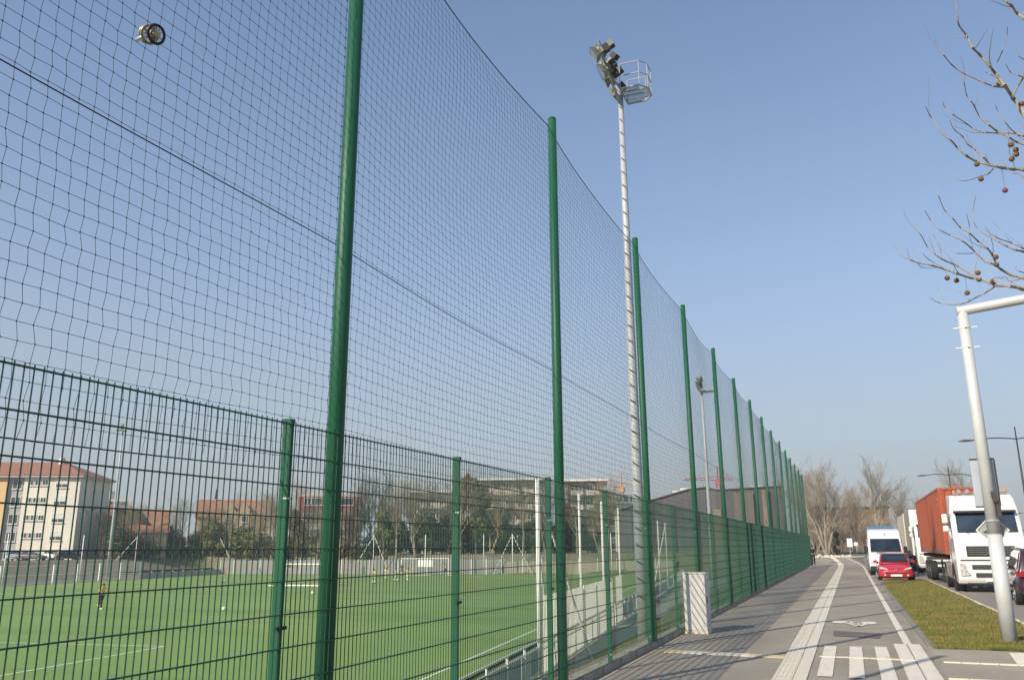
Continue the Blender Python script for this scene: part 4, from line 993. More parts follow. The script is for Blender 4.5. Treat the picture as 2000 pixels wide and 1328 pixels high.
# ------------------------------------------------------------------ buildings
cream_wall = mat2('cream_render', [((.70, .66, .55), 0, 0, 0, ONE), ((.64, .60, .51), .4, .45, .65, (1, 1, .3)), ((.5, .47, .41), 1.5, .6, .8, (1, 1, .2))], .85, 0) if True else mat('x', (.70, .67, .58), .85, 0, .04, .3); orange_wall = mat('orange_render', (.66, .45, .22), .85, 0, .04, .3); grey_wall = mat('grey_render', (.36, .36, .36), .85, 0, .04, .3)
tile_red = mat('roof_tiles', (.28, .125, .08), .85, 0, .15, 1.5, .6, 12); tile_or = mat('roof_tiles_orange', (.28, .145, .08), .85, 0, .18, 1.2, .6, 12)
wglass = mat('far_window_glass', (.045, .05, .055), .15, 0, .1, 1, spec=.8); wframe = mat('window_frame', (.66, .66, .62), .6); shut = mat('roller_shutter', (.62, .61, .55), .7)
WM = {}
def window(parent, o, u, n, w, h, kind='w'):
    """o: bottom left corner on the wall, u: along the wall, n: outward normal"""
    key = (w, h, kind)
    if key not in WM:
        b = MB(); f = .07
        b.box(0, f, -.03, .05, 0, h); b.box(w-f, w, -.03, .05, 0, h); b.box(f, w-f, -.03, .05, 0, f); b.box(f, w-f, -.03, .05, h-f, h); b.box(w/2-.03, w/2+.03, -.03, .045, f, h-f); b.box(-.1, w+.1, .05, .16, -.1, -.02)
        fo = b.build('window', wframe); fm_ = fo.data; bpy.data.objects.remove(fo)
        b = MB(); z0 = f
        if kind == 's': b.box(f, w-f, -.01, .03, h*.4, h-f); so_ = b.build('shutter', shut); sm__ = so_.data; bpy.data.objects.remove(so_); b = MB()
        else: sm__ = None
        b.box(f, w-f, -.02, .0, f, h-f); go = b.build('pane', wglass); gm = go.data; bpy.data.objects.remove(go)
        WM[key] = (fm_, gm, sm__)
    fm_, gm, sm__ = WM[key]
    ux = Vector((u[0], u[1], 0)).normalized(); nn = Vector((n[0], n[1], 0)).normalized(); o = Vector(o)
    if ux.cross(nn).z < 0: o = o+ux*w; ux = -ux
    fo = link('window', fm_, parent)
    M = Matrix((ux, nn, Vector((0, 0, 1)))).transposed().to_4x4(); M.translation = o+nn*.03; fo.matrix_world = M
    link('pane', gm, fo)
    if sm__: link('shutter', sm__, fo)
    return fo
def block(t, o, u, L, v, D_, z0, h, m_, name='wall'):
    o = Vector((o[0], o[1], z0)); u = Vector((u[0], u[1], 0)).normalized()*L; v = Vector((v[0], v[1], 0)).normalized()*D_
    b = MB(); b.obox(o, u, v, (0, 0, h)); ob = b.build(name, m_, t)
    bmm = bmesh.new(); bmm.from_mesh(ob.data); bmesh.ops.recalc_face_normals(bmm, faces=bmm.faces); bmm.to_mesh(ob.data); bmm.free(); return ob
def roof(t, o, u, L, v, D_, z, h, m_, ov=.6, hip=True, name='roof'):
    u = Vector((u[0], u[1], 0)).normalized(); v = Vector((v[0], v[1], 0)).normalized(); o = Vector((o[0], o[1], z))-u*ov-v*ov; L += 2*ov; D_ += 2*ov
    hp = D_/2 if hip else 0
    P = [o, o+u*L, o+u*L+v*D_, o+v*D_, o+u*hp+v*D_/2+Vector((0, 0, h)), o+u*(L-hp)+v*D_/2+Vector((0, 0, h))]
    b = MB(); b.add([tuple(p) for p in P], [(0, 1, 2, 3), (0, 1, 5, 4), (1, 2, 5), (2, 3, 4, 5), (3, 0, 4)]); ob = b.build(name, m_, t)
    bmm = bmesh.new(); bmm.from_mesh(ob.data); bmesh.ops.recalc_face_normals(bmm, faces=bmm.faces); bmm.to_mesh(ob.data); bmm.free(); return ob
# white and orange flats, far left
C1 = Vector((-113.6, 98.3)); VV = Vector((math.sin(R(-24)), math.cos(R(-24)))); UU = Vector((-VV.y, VV.x)); NN = -VV   # front runs along UU to the left
fl_ = thing('apartment_block', 'white and orange five storey apartment block with a red hipped roof', 'building')
gz = .2; EH = 13.2
block(fl_, C1, UU, 8.8, VV, 11, gz, EH, cream_wall)
block(fl_, C1+UU*8.8+VV*.5, UU, 2.6, VV, 10, gz, EH-.05, grey_wall, 'stair_wall')
block(fl_, C1+UU*11.4-VV*.0, UU, 3.6, VV, 11, gz, EH, orange_wall, 'orange_wall')
block(fl_, C1+UU*15.0+VV*.3, UU, 16, VV, 10.6, gz, EH, cream_wall)
roof(fl_, C1, UU, 31, VV, 11, gz+EH, 2.7, tile_red, .8)
b = MB(); b.obox((*(C1-UU*.7-VV*.7), gz+EH-.25), (*(UU*32.4), 0), (*(VV*12.4), 0), (0, 0, .22)); b.build('eave', mat('eave_white', (.5, .49, .45), .8), fl_)
for dd_, ww in ((3.8, .7),):
    b = MB(); p = C1+UU*dd_*1.6+VV*4.5; b.box(p.x, p.x+.8, p.y, p.y+.6, gz+EH+1.0, gz+EH+3.3); b.build('chimney', cream_wall, fl_)
b = MB(); p = C1+UU*2.2+VV*5; b.tube([(p.x, p.y, gz+EH+1.5), (p.x, p.y, gz+EH+4.2)], .04, 5); b.tube([(p.x-.5, p.y, gz+EH+4), (p.x+.5, p.y, gz+EH+4)], .03, 4); b.build('aerial', galv, fl_)
for r_ in range(5):
    z = gz+EH-1.55-2.72*r_
    for k in range(3): p = C1+UU*(5.0+1.15*k)+NN*.02; window(fl_, (p.x, p.y, z), (UU.x, UU.y), (NN.x, NN.y), .95, .85)
    p = C1+UU*1.9+NN*.02; window(fl_, (p.x, p.y, z-.35), (UU.x, UU.y), (NN.x, NN.y), 1.9, 1.4, 's')
    p = C1+UU*9.3+VV*.5+NN*.02; window(fl_, (p.x, p.y, z-.5), (UU.x, UU.y), (NN.x, NN.y), 1.5, 1.5)
    p = C1+UU*12.7+NN*.02; window(fl_, (p.x, p.y, z-.8), (UU.x, UU.y), (NN.x, NN.y), 1.1, .7)
    for k in range(3): p = C1+UU*(15.9+1.6*k)+VV*.3+NN*.02; window(fl_, (p.x, p.y, z-.2), (UU.x, UU.y), (NN.x, NN.y), 1.2, 1.1)
def bld(name, label, px0, px1, dist, ytop, m_, z0=.2, D_=10, turn=0, cat='building', ybase=None):
    """front between two directions at a distance, top at photo height ytop"""
    a = at(px0, ytop, dist); c = at(px1, ytop, dist+turn); H_ = (a.z+c.z)/2-z0
    t = thing(name, label, cat); u = Vector((c.x-a.x, c.y-a.y)); L = u.length; u.normalize(); v = Vector((-u.y, u.x))
    w = block(t, (a.x, a.y), u, L, v, D_, z0, H_, m_); return t, Vector((a.x, a.y)), u, L, v, H_, z0
def rows(t, o, u, L, v, z0, H_, nr, nc, w, h, kind='w', m0=1.0, zoff=.9):
    st = H_/nr
    for r_ in range(nr):
        for k in range(nc):
            p = o+u*(m0+(L-2*m0-w)*k/max(1, nc-1))-v*.02; window(t, (p.x, p.y, z0+zoff+r_*st), (u.x, u.y), (-v.x, -v.y), w, h, kind)
brown_w = mat('beige_render', (.42, .33, .23), .85, 0, .08, .4); yellow_w = mat('yellow_render', (.46, .36, .21), .85, 0, .06, .4)
t, o, u, L, v, H_, z0 = bld('house', 'long low house with orange tiled roof and dormers right of the white flats', 222, 326, 152, 1040, brown_w, D_=9)
roof(t, o, u, L, v, 9, z0+H_, 3.9, tile_or, .4, False)
for k in (.22, .52, .86):
    p = o+u*L*k+v*1.2; b = MB(); b.obox((p.x, p.y, z0+H_+.6), (u.x*1.1, u.y*1.1, 0), (v.x*1.5, v.y*1.5, 0), (0, 0, 1.0)); d_o = b.build('dormer', tile_red, t); b = MB(); q = p-v*.03+u*.2; b.obox((q.x, q.y, z0+H_+.75), (u.x*.7, u.y*.7, 0), (v.x*.03, v.y*.03, 0), (0, 0, .6)); b.build('pane', wglass, d_o)
rows(t, o, u, L, v, z0, H_, 1, 4, 1.1, 1.2)
t, o, u, L, v, H_, z0 = bld('house', 'small brown roofed house touching the right end of the white flats', 176, 216, 165, 1030, brown_w, D_=8)
roof(t, o, u, L, v, 8, z0+H_, 4.2, tile_or, .3, False)
t, o, u, L, v, H_, z0 = bld('apartment_block', 'pale flat roofed block with a chimney behind the orange roofed house', 206, 258, 215, 974, cream_wall, D_=12)
rows(t, o, u, L, v, z0, H_, 5, 4, 1.2, 1.2)
p = o+v*2; b = MB(); b.box(p.x, p.x+1.6, p.y, p.y+1.5, z0+H_, z0+H_+1.8); b.build('chimney', cream_wall, t)
t, o, u, L, v, H_, z0 = bld('house', 'big yellow house with a wide orange tiled roof and gables', 384, 532, 166, 1010, yellow_w, D_=11)
roof(t, o, u, L, v, 11, z0+H_, 3.5, tile_or, .4, False)
rows(t, o, u, L, v, z0, H_, 2, 6, 1.2, 1.3)
for k in (.42, .62):
    p = o+u*L*k; b = MB(); g = 2.6; b.add([(*(p-u*g/2-v*.4), z0+H_-2), (*(p+u*g/2-v*.4), z0+H_-2), (*(p+u*g/2-v*.4), z0+H_+.9), (*(p-v*.4), z0+H_+2.8), (*(p-u*g/2-v*.4), z0+H_+.9), (*(p-u*g/2+v*3), z0+H_-2), (*(p+u*g/2+v*3), z0+H_-2), (*(p+u*g/2+v*3), z0+H_+.9), (*(p+v*3), z0+H_+2.8), (*(p-u*g/2+v*3), z0+H_+.9)],
        [(0, 1, 2, 3, 4), (9, 8, 7, 6, 5), (0, 4, 9, 5), (1, 6, 7, 2), (2, 7, 8, 3), (4, 3, 8, 9)]); gb = b.build('gable', yellow_w, t)
    q = p-v*.45-u*.45; window(t, (q.x, q.y, z0+H_-.9), (u.x, u.y), (-v.x, -v.y), .9, 1.2)
p = o+u*L*.22+v*5; b = MB(); b.tube([(p.x, p.y, z0+H_+3.6), (p.x, p.y, z0+H_+5.6)], [.25, .05], 6); b.build('roof_finial', dark, t)
redw = mat('red_render', (.25, .085, .07), .85, 0, .08, .4)
t, o, u, L, v, H_, z0 = bld('apartment_block', 'cream apartment block with dark red top storey and tall light columns', 584, 702, 162, 966, mat('dull_cream', (.50, .45, .34), .85, 0, .06, .4), D_=12)
bnd = MB(); q = o-v*.05; bnd.obox((q.x, q.y, z0+H_-4.2), (*(u*L), 0), (*(v*.04), 0), (0, 0, 3.9)); bnd.build('red_storey', redw, t)
for k in (.38, .5, .6):
    q = o+u*L*k-v*.25; b = MB(); b.obox((q.x, q.y, z0), (*(u*.9), 0), (*(v*.22), 0), (0, 0, H_-3.5)); b.build('column', mat('light_column', (.68, .6, .42), .85), t)
rows(t, o-v*.03, u, L, v, z0, H_, 4, 7, 1.3, 1.4)
t, o, u, L, v, H_, z0 = bld('house', 'small house with a steep orange roof among the ivy covered trees', 748, 782, 165, 1022, brown_w, D_=7); roof(t, o, u, L, v, 7, z0+H_, 3.4, tile_or, .3, False)
def balc_block(label, px0, px1, dist, ytop, m_, nr, nb, turn=0, fascia=True, z0=.2):
    t, o, u, L, v, H_, z0 = bld('apartment_block', label, px0, px1, dist, ytop, m_, z0, 13, turn); st = H_/nr
    rows(t, o, u, L, v, z0, H_, nr, nb*2, 1.3, 1.7, 'w', .8, .6)
    for r_ in range(1, nr):
        for k in range(nb):
            q = o+u*(.6+(L-1.2)*k/nb)-v*1.2; w_ = (L-1.2)/nb*.8
            b = MB(); b.obox((q.x, q.y, z0+r_*st), (*(u*w_), 0), (*(v*1.19), 0), (0, 0, .15)); bo = b.build('balcony', m_, t)
            b = MB(); b.obox((q.x, q.y, z0+r_*st+.15), (*(u*w_), 0), (*(v*.06), 0), (0, 0, .95)); b.build('parapet', cream_wall, bo)
    if fascia:
        q = o-u*.8-v*1.4; b = MB(); b.obox((q.x, q.y, z0+H_), (*(u*(L+1.6)), 0), (*(v*15), 0), (0, 0, .38)); b.build('roof', mat('white_fascia', (.7, .69, .64), .8), t)
    return t
balc_block('cream flats with balconies behind the bare trees, left of the dark ivy tree', 806, 898, 168, 962, mat('cream2', (.66, .61, .48), .85, 0, .06, .4), 4, 3)
balc_block('grey flats with white balconies and a thin white roof edge above the pitch', 938, 1070, 172, 938, mat('taupe_render', (.40, .37, .28), .85, 0, .06, .4), 5, 3)
balc_block('brown end of the flats with a white roof edge, between second pole and near mast', 1108, 1180, 176, 940, mat('brown_render', (.30, .22, .15), .85, 0, .06, .4), 5, 2)
t, o, u, L, v, H_, z0 = bld('office_building', 'cream building with small coloured panels just left of the near mast', 1200, 1246, 172, 992, cream_wall, D_=12)
rows(t, o, u, L, v, z0, H_, 3, 3, 1.2, 1.3)
for k, c in ((.3, (.6, .25, .12)), (.55, (.55, .3, .15))):
    q = o+u*L*k-v*.08; b = MB(); b.obox((q.x, q.y, z0+1.6+4*k), (*(u*1.5), 0), (*(v*.05), 0), (0, 0, 1.2)); b.build('coloured_panel', mat('panel_%d' % int(k*100), c, .7), t)
t, o, u, L, v, H_, z0 = bld('office_building', 'blue grey glass building rising behind the near mast', 1182, 1262, 205, 966, mat('glass_grey', (.17, .20, .22), .3, .2, .1, .3), D_=14)
rows(t, o, u, L, v, z0, H_, 5, 5, 1.4, 1.6)
# dark hall
hall = thing('exhibition_hall', 'large dark grey hall with a sloping roof edge behind the green fence', 'hall')
tp_ = [(1204, 998), (1265, 979), (1345, 956), (1378, 952), (1400, 957), (1440, 955), (1500, 951), (1526, 950)]
hm_ = mat2('dark_cladding', [((.13, .125, .125), 0, 0, 0, ONE), ((.10, .095, .095), .06, .45, .6, ONE), ((.15, .14, .135), .9, .5, .7, (1, 1, .05))], .8, .1, 3)
front = [at(x, y, 168) for x, y in tp_]; bk_ = [at(x, y, 168)+Vector((-6, 45, 0)) for x, y in tp_]
b = MB(); n = len(front)
b.v = [(p.x, p.y, .2) for p in front]+[tuple(p) for p in front]+[(p.x, p.y, .2) for p in bk_]+[tuple(p) for p in bk_]
for i in range(n-1): b.f += [(i, i+1, i+1+n, i+n), (i+n, i+n+1, i+3*n+1, i+3*n), (i+2*n+1, i+2*n, i+3*n, i+3*n+1)]
b.f += [(0, n, 3*n, 2*n), (n-1, 3*n-1, 4*n-1, 2*n-1)]
b.build('wall', hm_, hall)
for i, (a_, c_) in enumerate(zip(front[:-1], front[1:])):
    d = c_-a_; k = max(1, int(d.length/3)); nrm = Vector((d.y, -d.x, 0)).normalized()*.06
    for j in range(k):
        p = a_+d*(j/k); b = MB(); b.obox((p.x+nrm.x*.2, p.y+nrm.y*.2, .3), (d.x/k*.96, d.y/k*.96, 0), (nrm.x, nrm.y, 0), (0, 0, a_.z+d.z*(j/k)-.5)); b.build('cladding_panel', hm_, hall)
b = MB(); b.tube([tuple(p+Vector((0, -.3, .1))) for p in front], .16, 4); b.build('roof_edge', mat('roof_edge_grey', (.22, .21, .21), .7), hall)
for x0, x1, y0, c, nm_ in ((1487, 1500, 952, (.30, .22, .15), 'brown_bay'), (1432, 1470, 958, (.17, .14, .12), 'brown_bay'), (1392, 1408, 990, (.22, .19, .13), 'doorway')):
    a_, c_ = at(x0, y0, 167.2), at(x1, y0, 167.2); b = MB(); b.obox((a_.x, a_.y, .2), (c_.x-a_.x, c_.y-a_.y, 0), (0, .3, 0), (0, 0, a_.z-.6)); b.build(nm_, mat('bay%d' % x0, c, .8, 0, .1, 1), hall)
for x, y in ((1325, 962), (1340, 957), (1478, 953)):
    p = at(x, y, 170); b = MB(); b.box(p.x-1.2, p.x+1.2, p.y, p.y+2, p.z-.8, p.z+.45); b.build('roof_unit', cream_wall, hall)
wh = thing('warehouse', 'long low brown warehouse behind the bare trees at the end of the path', 'building')
a_, c_ = at(1560, 997, 190), at(1735, 996, 190); b = MB(); b.obox((a_.x, a_.y, .3), (c_.x-a_.x, c_.y-a_.y, 0), (0, 30, 0), (0, 0, a_.z)); b.build('wall', mat2('rusty_cladding', [((.17, .125, .085), 0, 0, 0, ONE), ((.13, .105, .085), .08, .45, .6, ONE), ((.21, .155, .10), .8, .5, .7, (1, 1, .1))], .8, .1, 3), wh)
b = MB(); b.obox((a_.x-.4, a_.y-.4, .3+a_.z), (c_.x-a_.x+.8, c_.y-a_.y, 0), (0, 30, 0), (0, 0, .3)); b.build('roof', mat('roof_brown', (.12, .1, .08), .8), wh)
# cranes
def crane(px, ybase, ytop, dist, jl, jr, label, c):
    p = at(px, ytop, dist); q = at(px, ybase, dist); t = thing('tower_crane', label, 'crane', (p.x, p.y, 0)); cm_ = mat('crane_%s' % c, (.45, .1, .08) if c == 'red' else (.55, .28, .1), .6)
    ux, uy = RT.x, RT.y
    b = MB()
    for dx, dy in ((-.6, -.6), (.6, -.6), (-.6, .6), (.6, .6)): b.tube([(dx, dy, 0), (dx, dy, p.z)], .12, 4)
    z = 0
    while z < p.z-2: b.tube([(-.6, -.6, z), (.6, -.6, z+2)], .07, 4); b.tube([(.6, -.6, z), (.6, .6, z+2)], .07, 4); z += 2
    b.build('tower', cm_, t)
    for s, L in ((-1, jl), (1, jr)):
        b = MB(); b.tube([(0, 0, p.z), (s*ux*L, s*uy*L, p.z)], .14, 4); b.tube([(0, 0, p.z+1.4), (s*ux*L, s*uy*L, p.z+.3)], .12, 4)
        for k in range(int(L/2)): b.tube([(s*ux*2*k, s*uy*2*k, p.z), (s*ux*(2*k+1), s*uy*(2*k+1), p.z+1.3)], .07, 4)
        b.tube([(0, 0, p.z+5), (s*ux*L*.8, s*uy*L*.8, p.z+.4)], .06, 4); b.build('jib', cm_, t)
    b = MB(); b.tube([(0, 0, p.z), (0, 0, p.z+5)], .25, 4); b.build('apex', cm_, t); b = MB(); b.box(-1, 1, -1, 1, p.z-2, p.z-.3); b.build('operator_cab', cm_, t)
crane(1402, 1000, 937, 330, 13, 6, 'red tower crane showing above the dark hall', 'red')
crane(1214, 1000, 950, 320, 6, 10, 'orange tower crane showing behind the near floodlight mast', 'orange')

# parked cars on the left road
for i, (px, py, d, c, lb) in enumerate(((20, 1098, 146, paintm('vehicle_silver_blue', (.35, .42, .5)), 'pale blue car parked at the far left edge below the flats'), (112, 1097, 147, white_car, 'white car parked below the white flats'), (88, 1100, 143, grey_car, 'dark grey car parked below the flats, left of the gable'), (160, 1097, 147, black_car, 'black car parked by the shaded gable of the flats'))):
    p = at(px, py, d); hatchback(lb, (p.x, p.y, land_h(p.x, p.y)), R(35+i*40), c)

# ------------------------------------------------------------------ trees
bark_pale = mat2('pale_bark', [((.30, .26, .20), 0, 0, 0, ONE), ((.19, .165, .125), 3, .45, .65, ONE), ((.38, .34, .27), 8, .55, .7, ONE)], .85, .3, 30)
bark_grey = mat('grey_bark', (.27, .235, .18), .9, 0, .2, 2); bark_dark = mat('dark_bark', (.10, .085, .065), .9, 0, .2, 2); bark_brown = mat('brown_bark', (.31, .245, .17), .9, 0, .2, 2)
def bare_mesh(seed, H, trunks=1, spread=.5, r0=.22, levels=4, kids_=(5, 5, 4, 3), up=.25):
    rr = random.Random(seed); tr = MB(); cr = MB()
    def grow(p, d, L, r, lv, mbb):
        n = 5 if lv < 2 else 3; pts = [p.copy()]; q = p.copy(); dd = d.copy()
        for k in range(n):
            dd = (dd+Vector((rr.gauss(0, .09), rr.gauss(0, .09), rr.gauss(0, .05)+up*.25))).normalized(); q = q+dd*(L/n); pts.append(q.copy())
        rad = [r*(1-.6*k/n) for k in range(n+1)]; mbb.tube(pts, rad, 7 if lv == 0 else (5 if lv == 1 else 3), lv < 1)
        if lv >= levels: return
        nk = kids_[lv]
        for k in range(nk):
            f = (.35 if lv == 0 else .2)+(1-(.35 if lv == 0 else .2))*(k+rr.random()*.8)/nk; f = min(.99, f); i = min(n-1, int(f*n)); s = pts[i].lerp(pts[i+1], f*n-i)
            ax_ = dd.orthogonal().normalized(); ax_.rotate(Matrix.Rotation(rr.uniform(0, 6.283), 3, dd)); nd = (dd+ax_*spread*rr.uniform(.7, 1.5)).normalized()
            grow(s, nd, L*rr.uniform(.42, .62), max(.012, r*(1-.6*f)*.55), lv+1, cr)
    for t_ in range(trunks):
        a = t_*6.283/max(1, trunks)+rr.random(); d = Vector((math.cos(a)*(.32 if trunks > 1 else .03), math.sin(a)*(.32 if trunks > 1 else .03), 1)).normalized()
        grow(Vector((.15*math.cos(a)*(trunks > 1), .15*math.sin(a)*(trunks > 1), -.1)), d, H*.62*rr.uniform(.85, 1.1), r0, 0, tr)
    return tr, cr
TM = {}
def bare_tree(label, p, key, sc=1, rz=0, group=None, bark=bark_grey, cat='tree', name='bare_tree'):
    k2 = (key, bark.name)
    if k2 not in TM:
        seed, H, tk, spd, r0, lv, kd = key; tr, cr = bare_mesh(seed, H, tk, spd, r0, lv, kd)
        a = tr.build('trunk', bark); c = cr.build('branches', bark); TM[k2] = (a.data, c.data); bpy.data.objects.remove(a); bpy.data.objects.remove(c)
    t = thing(name, label, cat, p, rz, group); t.scale = (sc,)*3; link('trunk', TM[k2][0], t); link('crown', TM[k2][1], t); return t
def leaf_mesh(seed, rx, rz_, n, size, clumps=14):
    rr = random.Random(seed); b = MB(); cl_ = []
    for k in range(clumps):
        a = rr.uniform(0, 6.283); z = rr.uniform(.15, .95); w = math.sin(math.pi*min(.97, z*.9+.08))**.6
        cl_.append((Vector((math.cos(a)*rx*.6*w*rr.random()**.5, math.sin(a)*rx*.6*w*rr.random()**.5, z*rz_)), rx*rr.uniform(.25, .5)))
    for i in range(n):
        c, r = rr.choice(cl_); d = Vector((rr.gauss(0, 1), rr.gauss(0, 1), rr.gauss(0, 1))).normalized(); p = c+d*r*rr.uniform(.5, 1.05); 
        if p.z < 0: p.z = abs(p.z)*.5
        n_ = (d+Vector((rr.gauss(0, .6), rr.gauss(0, .6), rr.gauss(0, .6)))).normalized(); x = n_.orthogonal().normalized(); x.rotate(Matrix.Rotation(rr.uniform(0, 6.28), 3, n_)); y = n_.cross(x); s = size*rr.uniform(.5, 1.3)
        b.add([p-x*s*.5, p+y*s*.35, p+x*s*.6, p-y*s*.35], [(0, 1, 2, 3)])
    return b
LM = {}
def leafy(label, p, key, mt, sc=(1, 1, 1), rz=0, group=None, trunk=True, name='evergreen_tree', cat='tree'):
    k2 = (key, mt.name)
    if k2 not in LM:
        seed, rx, rz_, n, size = key; o = leaf_mesh(seed, rx, rz_, n, size).build('foliage', mt); LM[k2] = o.data; bpy.data.objects.remove(o)
        b = MB(); rr = random.Random(seed); b.tube([(0, 0, -.2), (.1, 0, rz_*.4), (0, .1, rz_*.8)], [rx*.07, rx*.05, rx*.02], 6)
        for k in range(6): a = rr.uniform(0, 6.28); b.tube([(0, 0, rz_*.15+k*.1*rz_), (math.cos(a)*rx*.5, math.sin(a)*rx*.5, rz_*.3+k*.11*rz_)], [rx*.025, rx*.008], 4)
        o = b.build('trunk', bark_dark); LM[k2, 't'] = o.data; bpy.data.objects.remove(o)
    t = thing(name, label, cat, p, rz, group); t.scale = sc; link('foliage' if not trunk else 'crown', LM[k2], t); link('trunk' if trunk else 'stem', LM[k2, 't'], t); return t
ivy = mat('ivy_leaves', (.11, .13, .035), .7, 0, .1, .5, col2=(.24, .21, .07)); olive = mat('olive_leaves', (.17, .15, .05), .75, 0, .1, .4, col2=(.24, .17, .065)); hedge_g = mat('hedge_leaves', (.06, .065, .03), .7, 0, .1, .6, col2=(.18, .15, .07)); brush_m = mat('dry_brush', (.19, .125, .065), .85, 0, .1, .5, col2=(.25, .18, .10))
# the two big trees and their neighbours at the end of the path
K1 = (5, 13.0, 5, .5, .22, 4, (8, 7, 6, 4)); K2 = (9, 12.5, 1, .42, .2, 4, (11, 7, 6, 4)); K3 = (14, 11, 2, .5, .16, 4, (8, 7, 5, 4)); K4 = (23, 11.5, 1, .55, .2, 4, (10, 7, 5, 4))
TB = [(150, 146), (230, 147), (300, 151), (380, 156), (430, 153), (500, 149.5), (560, 146), (620, 142.5), (700, 139), (820, 137), (1250, 133)]
def behind(px, d):          # keep the planting on the far side of the boundary wall
    for (p0, d0), (p1, d1) in zip(TB[:-1], TB[1:]):
        if p0 <= px <= p1: return max(d, d0+(d1-d0)*(px-p0)/(p1-p0))
    return d
def gp(px, py, d): p = at(px, py, d); p.z = land_h(p.x, p.y)-.05; return p
bare_tree('big pale many stemmed bare tree at the end of the path', gp(1614, 1075, 122), K1, .9, 2.1, None, bark_pale)
bare_tree('tall slender bare tree above the white van', gp(1716, 1075, 128), K2, 1.06, .4, None, bark_pale)
bare_tree('bare brownish tree between the two tallest trees at the end of the path', gp(1668, 1075, 133), K3, .95, 1.2, None, bark_brown)
bare_tree('smaller bare tree behind the beige box lorry', gp(1772, 1075, 140), K2, .86, 2.4, None, bark_grey)
bare_tree('low bare tree directly left of the orange container', gp(1800, 1075, 155), K3, .9, .4, None, bark_grey)
bare_tree('bare tree crown behind the sign mast above the lorry cab', gp(1905, 1075, 135), K4, 1.08, 1.0, None, bark_grey)
bare_tree('thin bare tree just right of the last green net pole', gp(1590, 1075, 150), K4, 1.12, 3.0, None, bark_grey)
K5 = (31, 5.5, 6, .6, .05, 3, (7, 5, 4))
rb = random.Random(8)
for i in range(15):
    px = 1588+i*11+rb.uniform(-4, 4)
    bare_tree('brown leafless bush in the thicket at the end of the path', gp(px, 1075, 132+rb.uniform(0, 16)), K5, rb.uniform(.8, 1.25), rb.uniform(0, 6), 'leafless bushes in the thicket', bark_brown, 'bush', 'bare_bush')
leafy('small dark green shrub at the foot of the big many stemmed tree', gp(1632, 1075, 124), (3, 1.0, 3.2, 900, .3), hedge_g, (.8, .8, 1), 0, None, False, 'shrub', 'shrub')
b = MB(); rr = random.Random(2)
for i in range(70):
    p = gp(1585+rr.uniform(0, 75), 1075, 113+rr.uniform(0, 4)); r = rr.uniform(.12, .4)
    b.add([(p.x+r*math.cos(k*1.257)*rr.uniform(.7, 1.2), p.y+r*math.sin(k*1.257), p.z-.05) for k in range(5)]+[(p.x+r*.5*math.cos(k*1.257), p.y+r*.5*math.sin(k*1.257), p.z+r*rr.uniform(.6, 1)) for k in range(5)], [(k, (k+1) % 5, (k+1) % 5+5, k+5) for k in range(5)]+[(5, 6, 7, 8, 9)])
tag(b.build('stone_pile', mat('pale_rubble', (.55, .5, .4), .9, 0, .15, 2)), kind='stuff')
p = gp(1661, 1075, 112); sgn = thing('road_sign', 'small pale rectangular sign on a post at the end of the path', 'sign', p)
b = MB(); b.tube([(0, 0, 0), (0, 0, 2.5)], .04, 6); b.build('post', galv, sgn); b = MB(); b.box(-.3, .3, -.06, -.045, 1.5, 2.5); b.build('panel', white_paint_metal, sgn)
p = gp(1673, 1075, 114); sgn = thing('road_sign', 'tiny round white sign right of the pale rectangular one', 'sign', p)
b = MB(); b.tube([(0, 0, 0), (0, 0, 1.9)], .04, 6); b.build('post', galv, sgn); b = MB(); b.disc((0, -.05, 1.75), (0, -1, 0), .25, .25, .02, 14); b.build('panel', white_paint_metal, sgn)
# guard rail across the end
b = MB(); a_, c_ = gp(1580, 1080, 112), gp(1688, 1080, 112); a_.z += .35; c_.z += .35; b.tube([a_, c_], .05, 5)
gr = tag(b.build('guard_rail', mat('pale_rail', (.55, .52, .42), .8)), 'low pale rail across the end of the path', 'railing')

# trees and shrubs behind the far end of the pitch
spec = [(350, 143, K4, .85, bark_grey, 'bare tree standing in the gap between the two orange roofed houses'), (300, 175, K3, .9, bark_brown, 'faint bare tree above the long low orange roof'), (470, 176, K2, .95, bark_brown, 'bare tree top showing over the big yellow house'), (552, 142, K3, .98, bark_brown, 'bare tree just left of the nearest fence post'),
        (600, 178, K4, 1.25, bark_brown, 'bare tree rising over the red topped flats'), (722, 141, K4, 1.1, bark_dark, 'dark bare tree right of the nearest tall green pole'), (752, 138, K2, 1.1, bark_dark, 'second bare tree right of the nearest tall green pole'), (700, 172, K2, 1.1, bark_brown, 'pale bare tree right behind the red topped flats'),
        (800, 170, K4, 1.25, bark_brown, 'bare tree top over the gap left of the cream flats'), (842, 139, K4, 1.0, bark_grey, 'grey branching tree before the cream flats, left one'), (872, 141, K3, 1.02, bark_grey, 'grey branching tree before the cream flats, right one'), (1190, 150, K4, 1.12, bark_brown, 'brown bare tree left of the near floodlight mast'),
        (1165, 188, K3, 1.4, bark_brown, 'bare tree top above the white roof edge of the flats'), (1000, 142, K3, .9, bark_grey, 'bare tree before the grey flats with balconies'), (590, 143, K4, .85, bark_dark, 'dark bare tree between nearest fence post and nearest tall pole')]
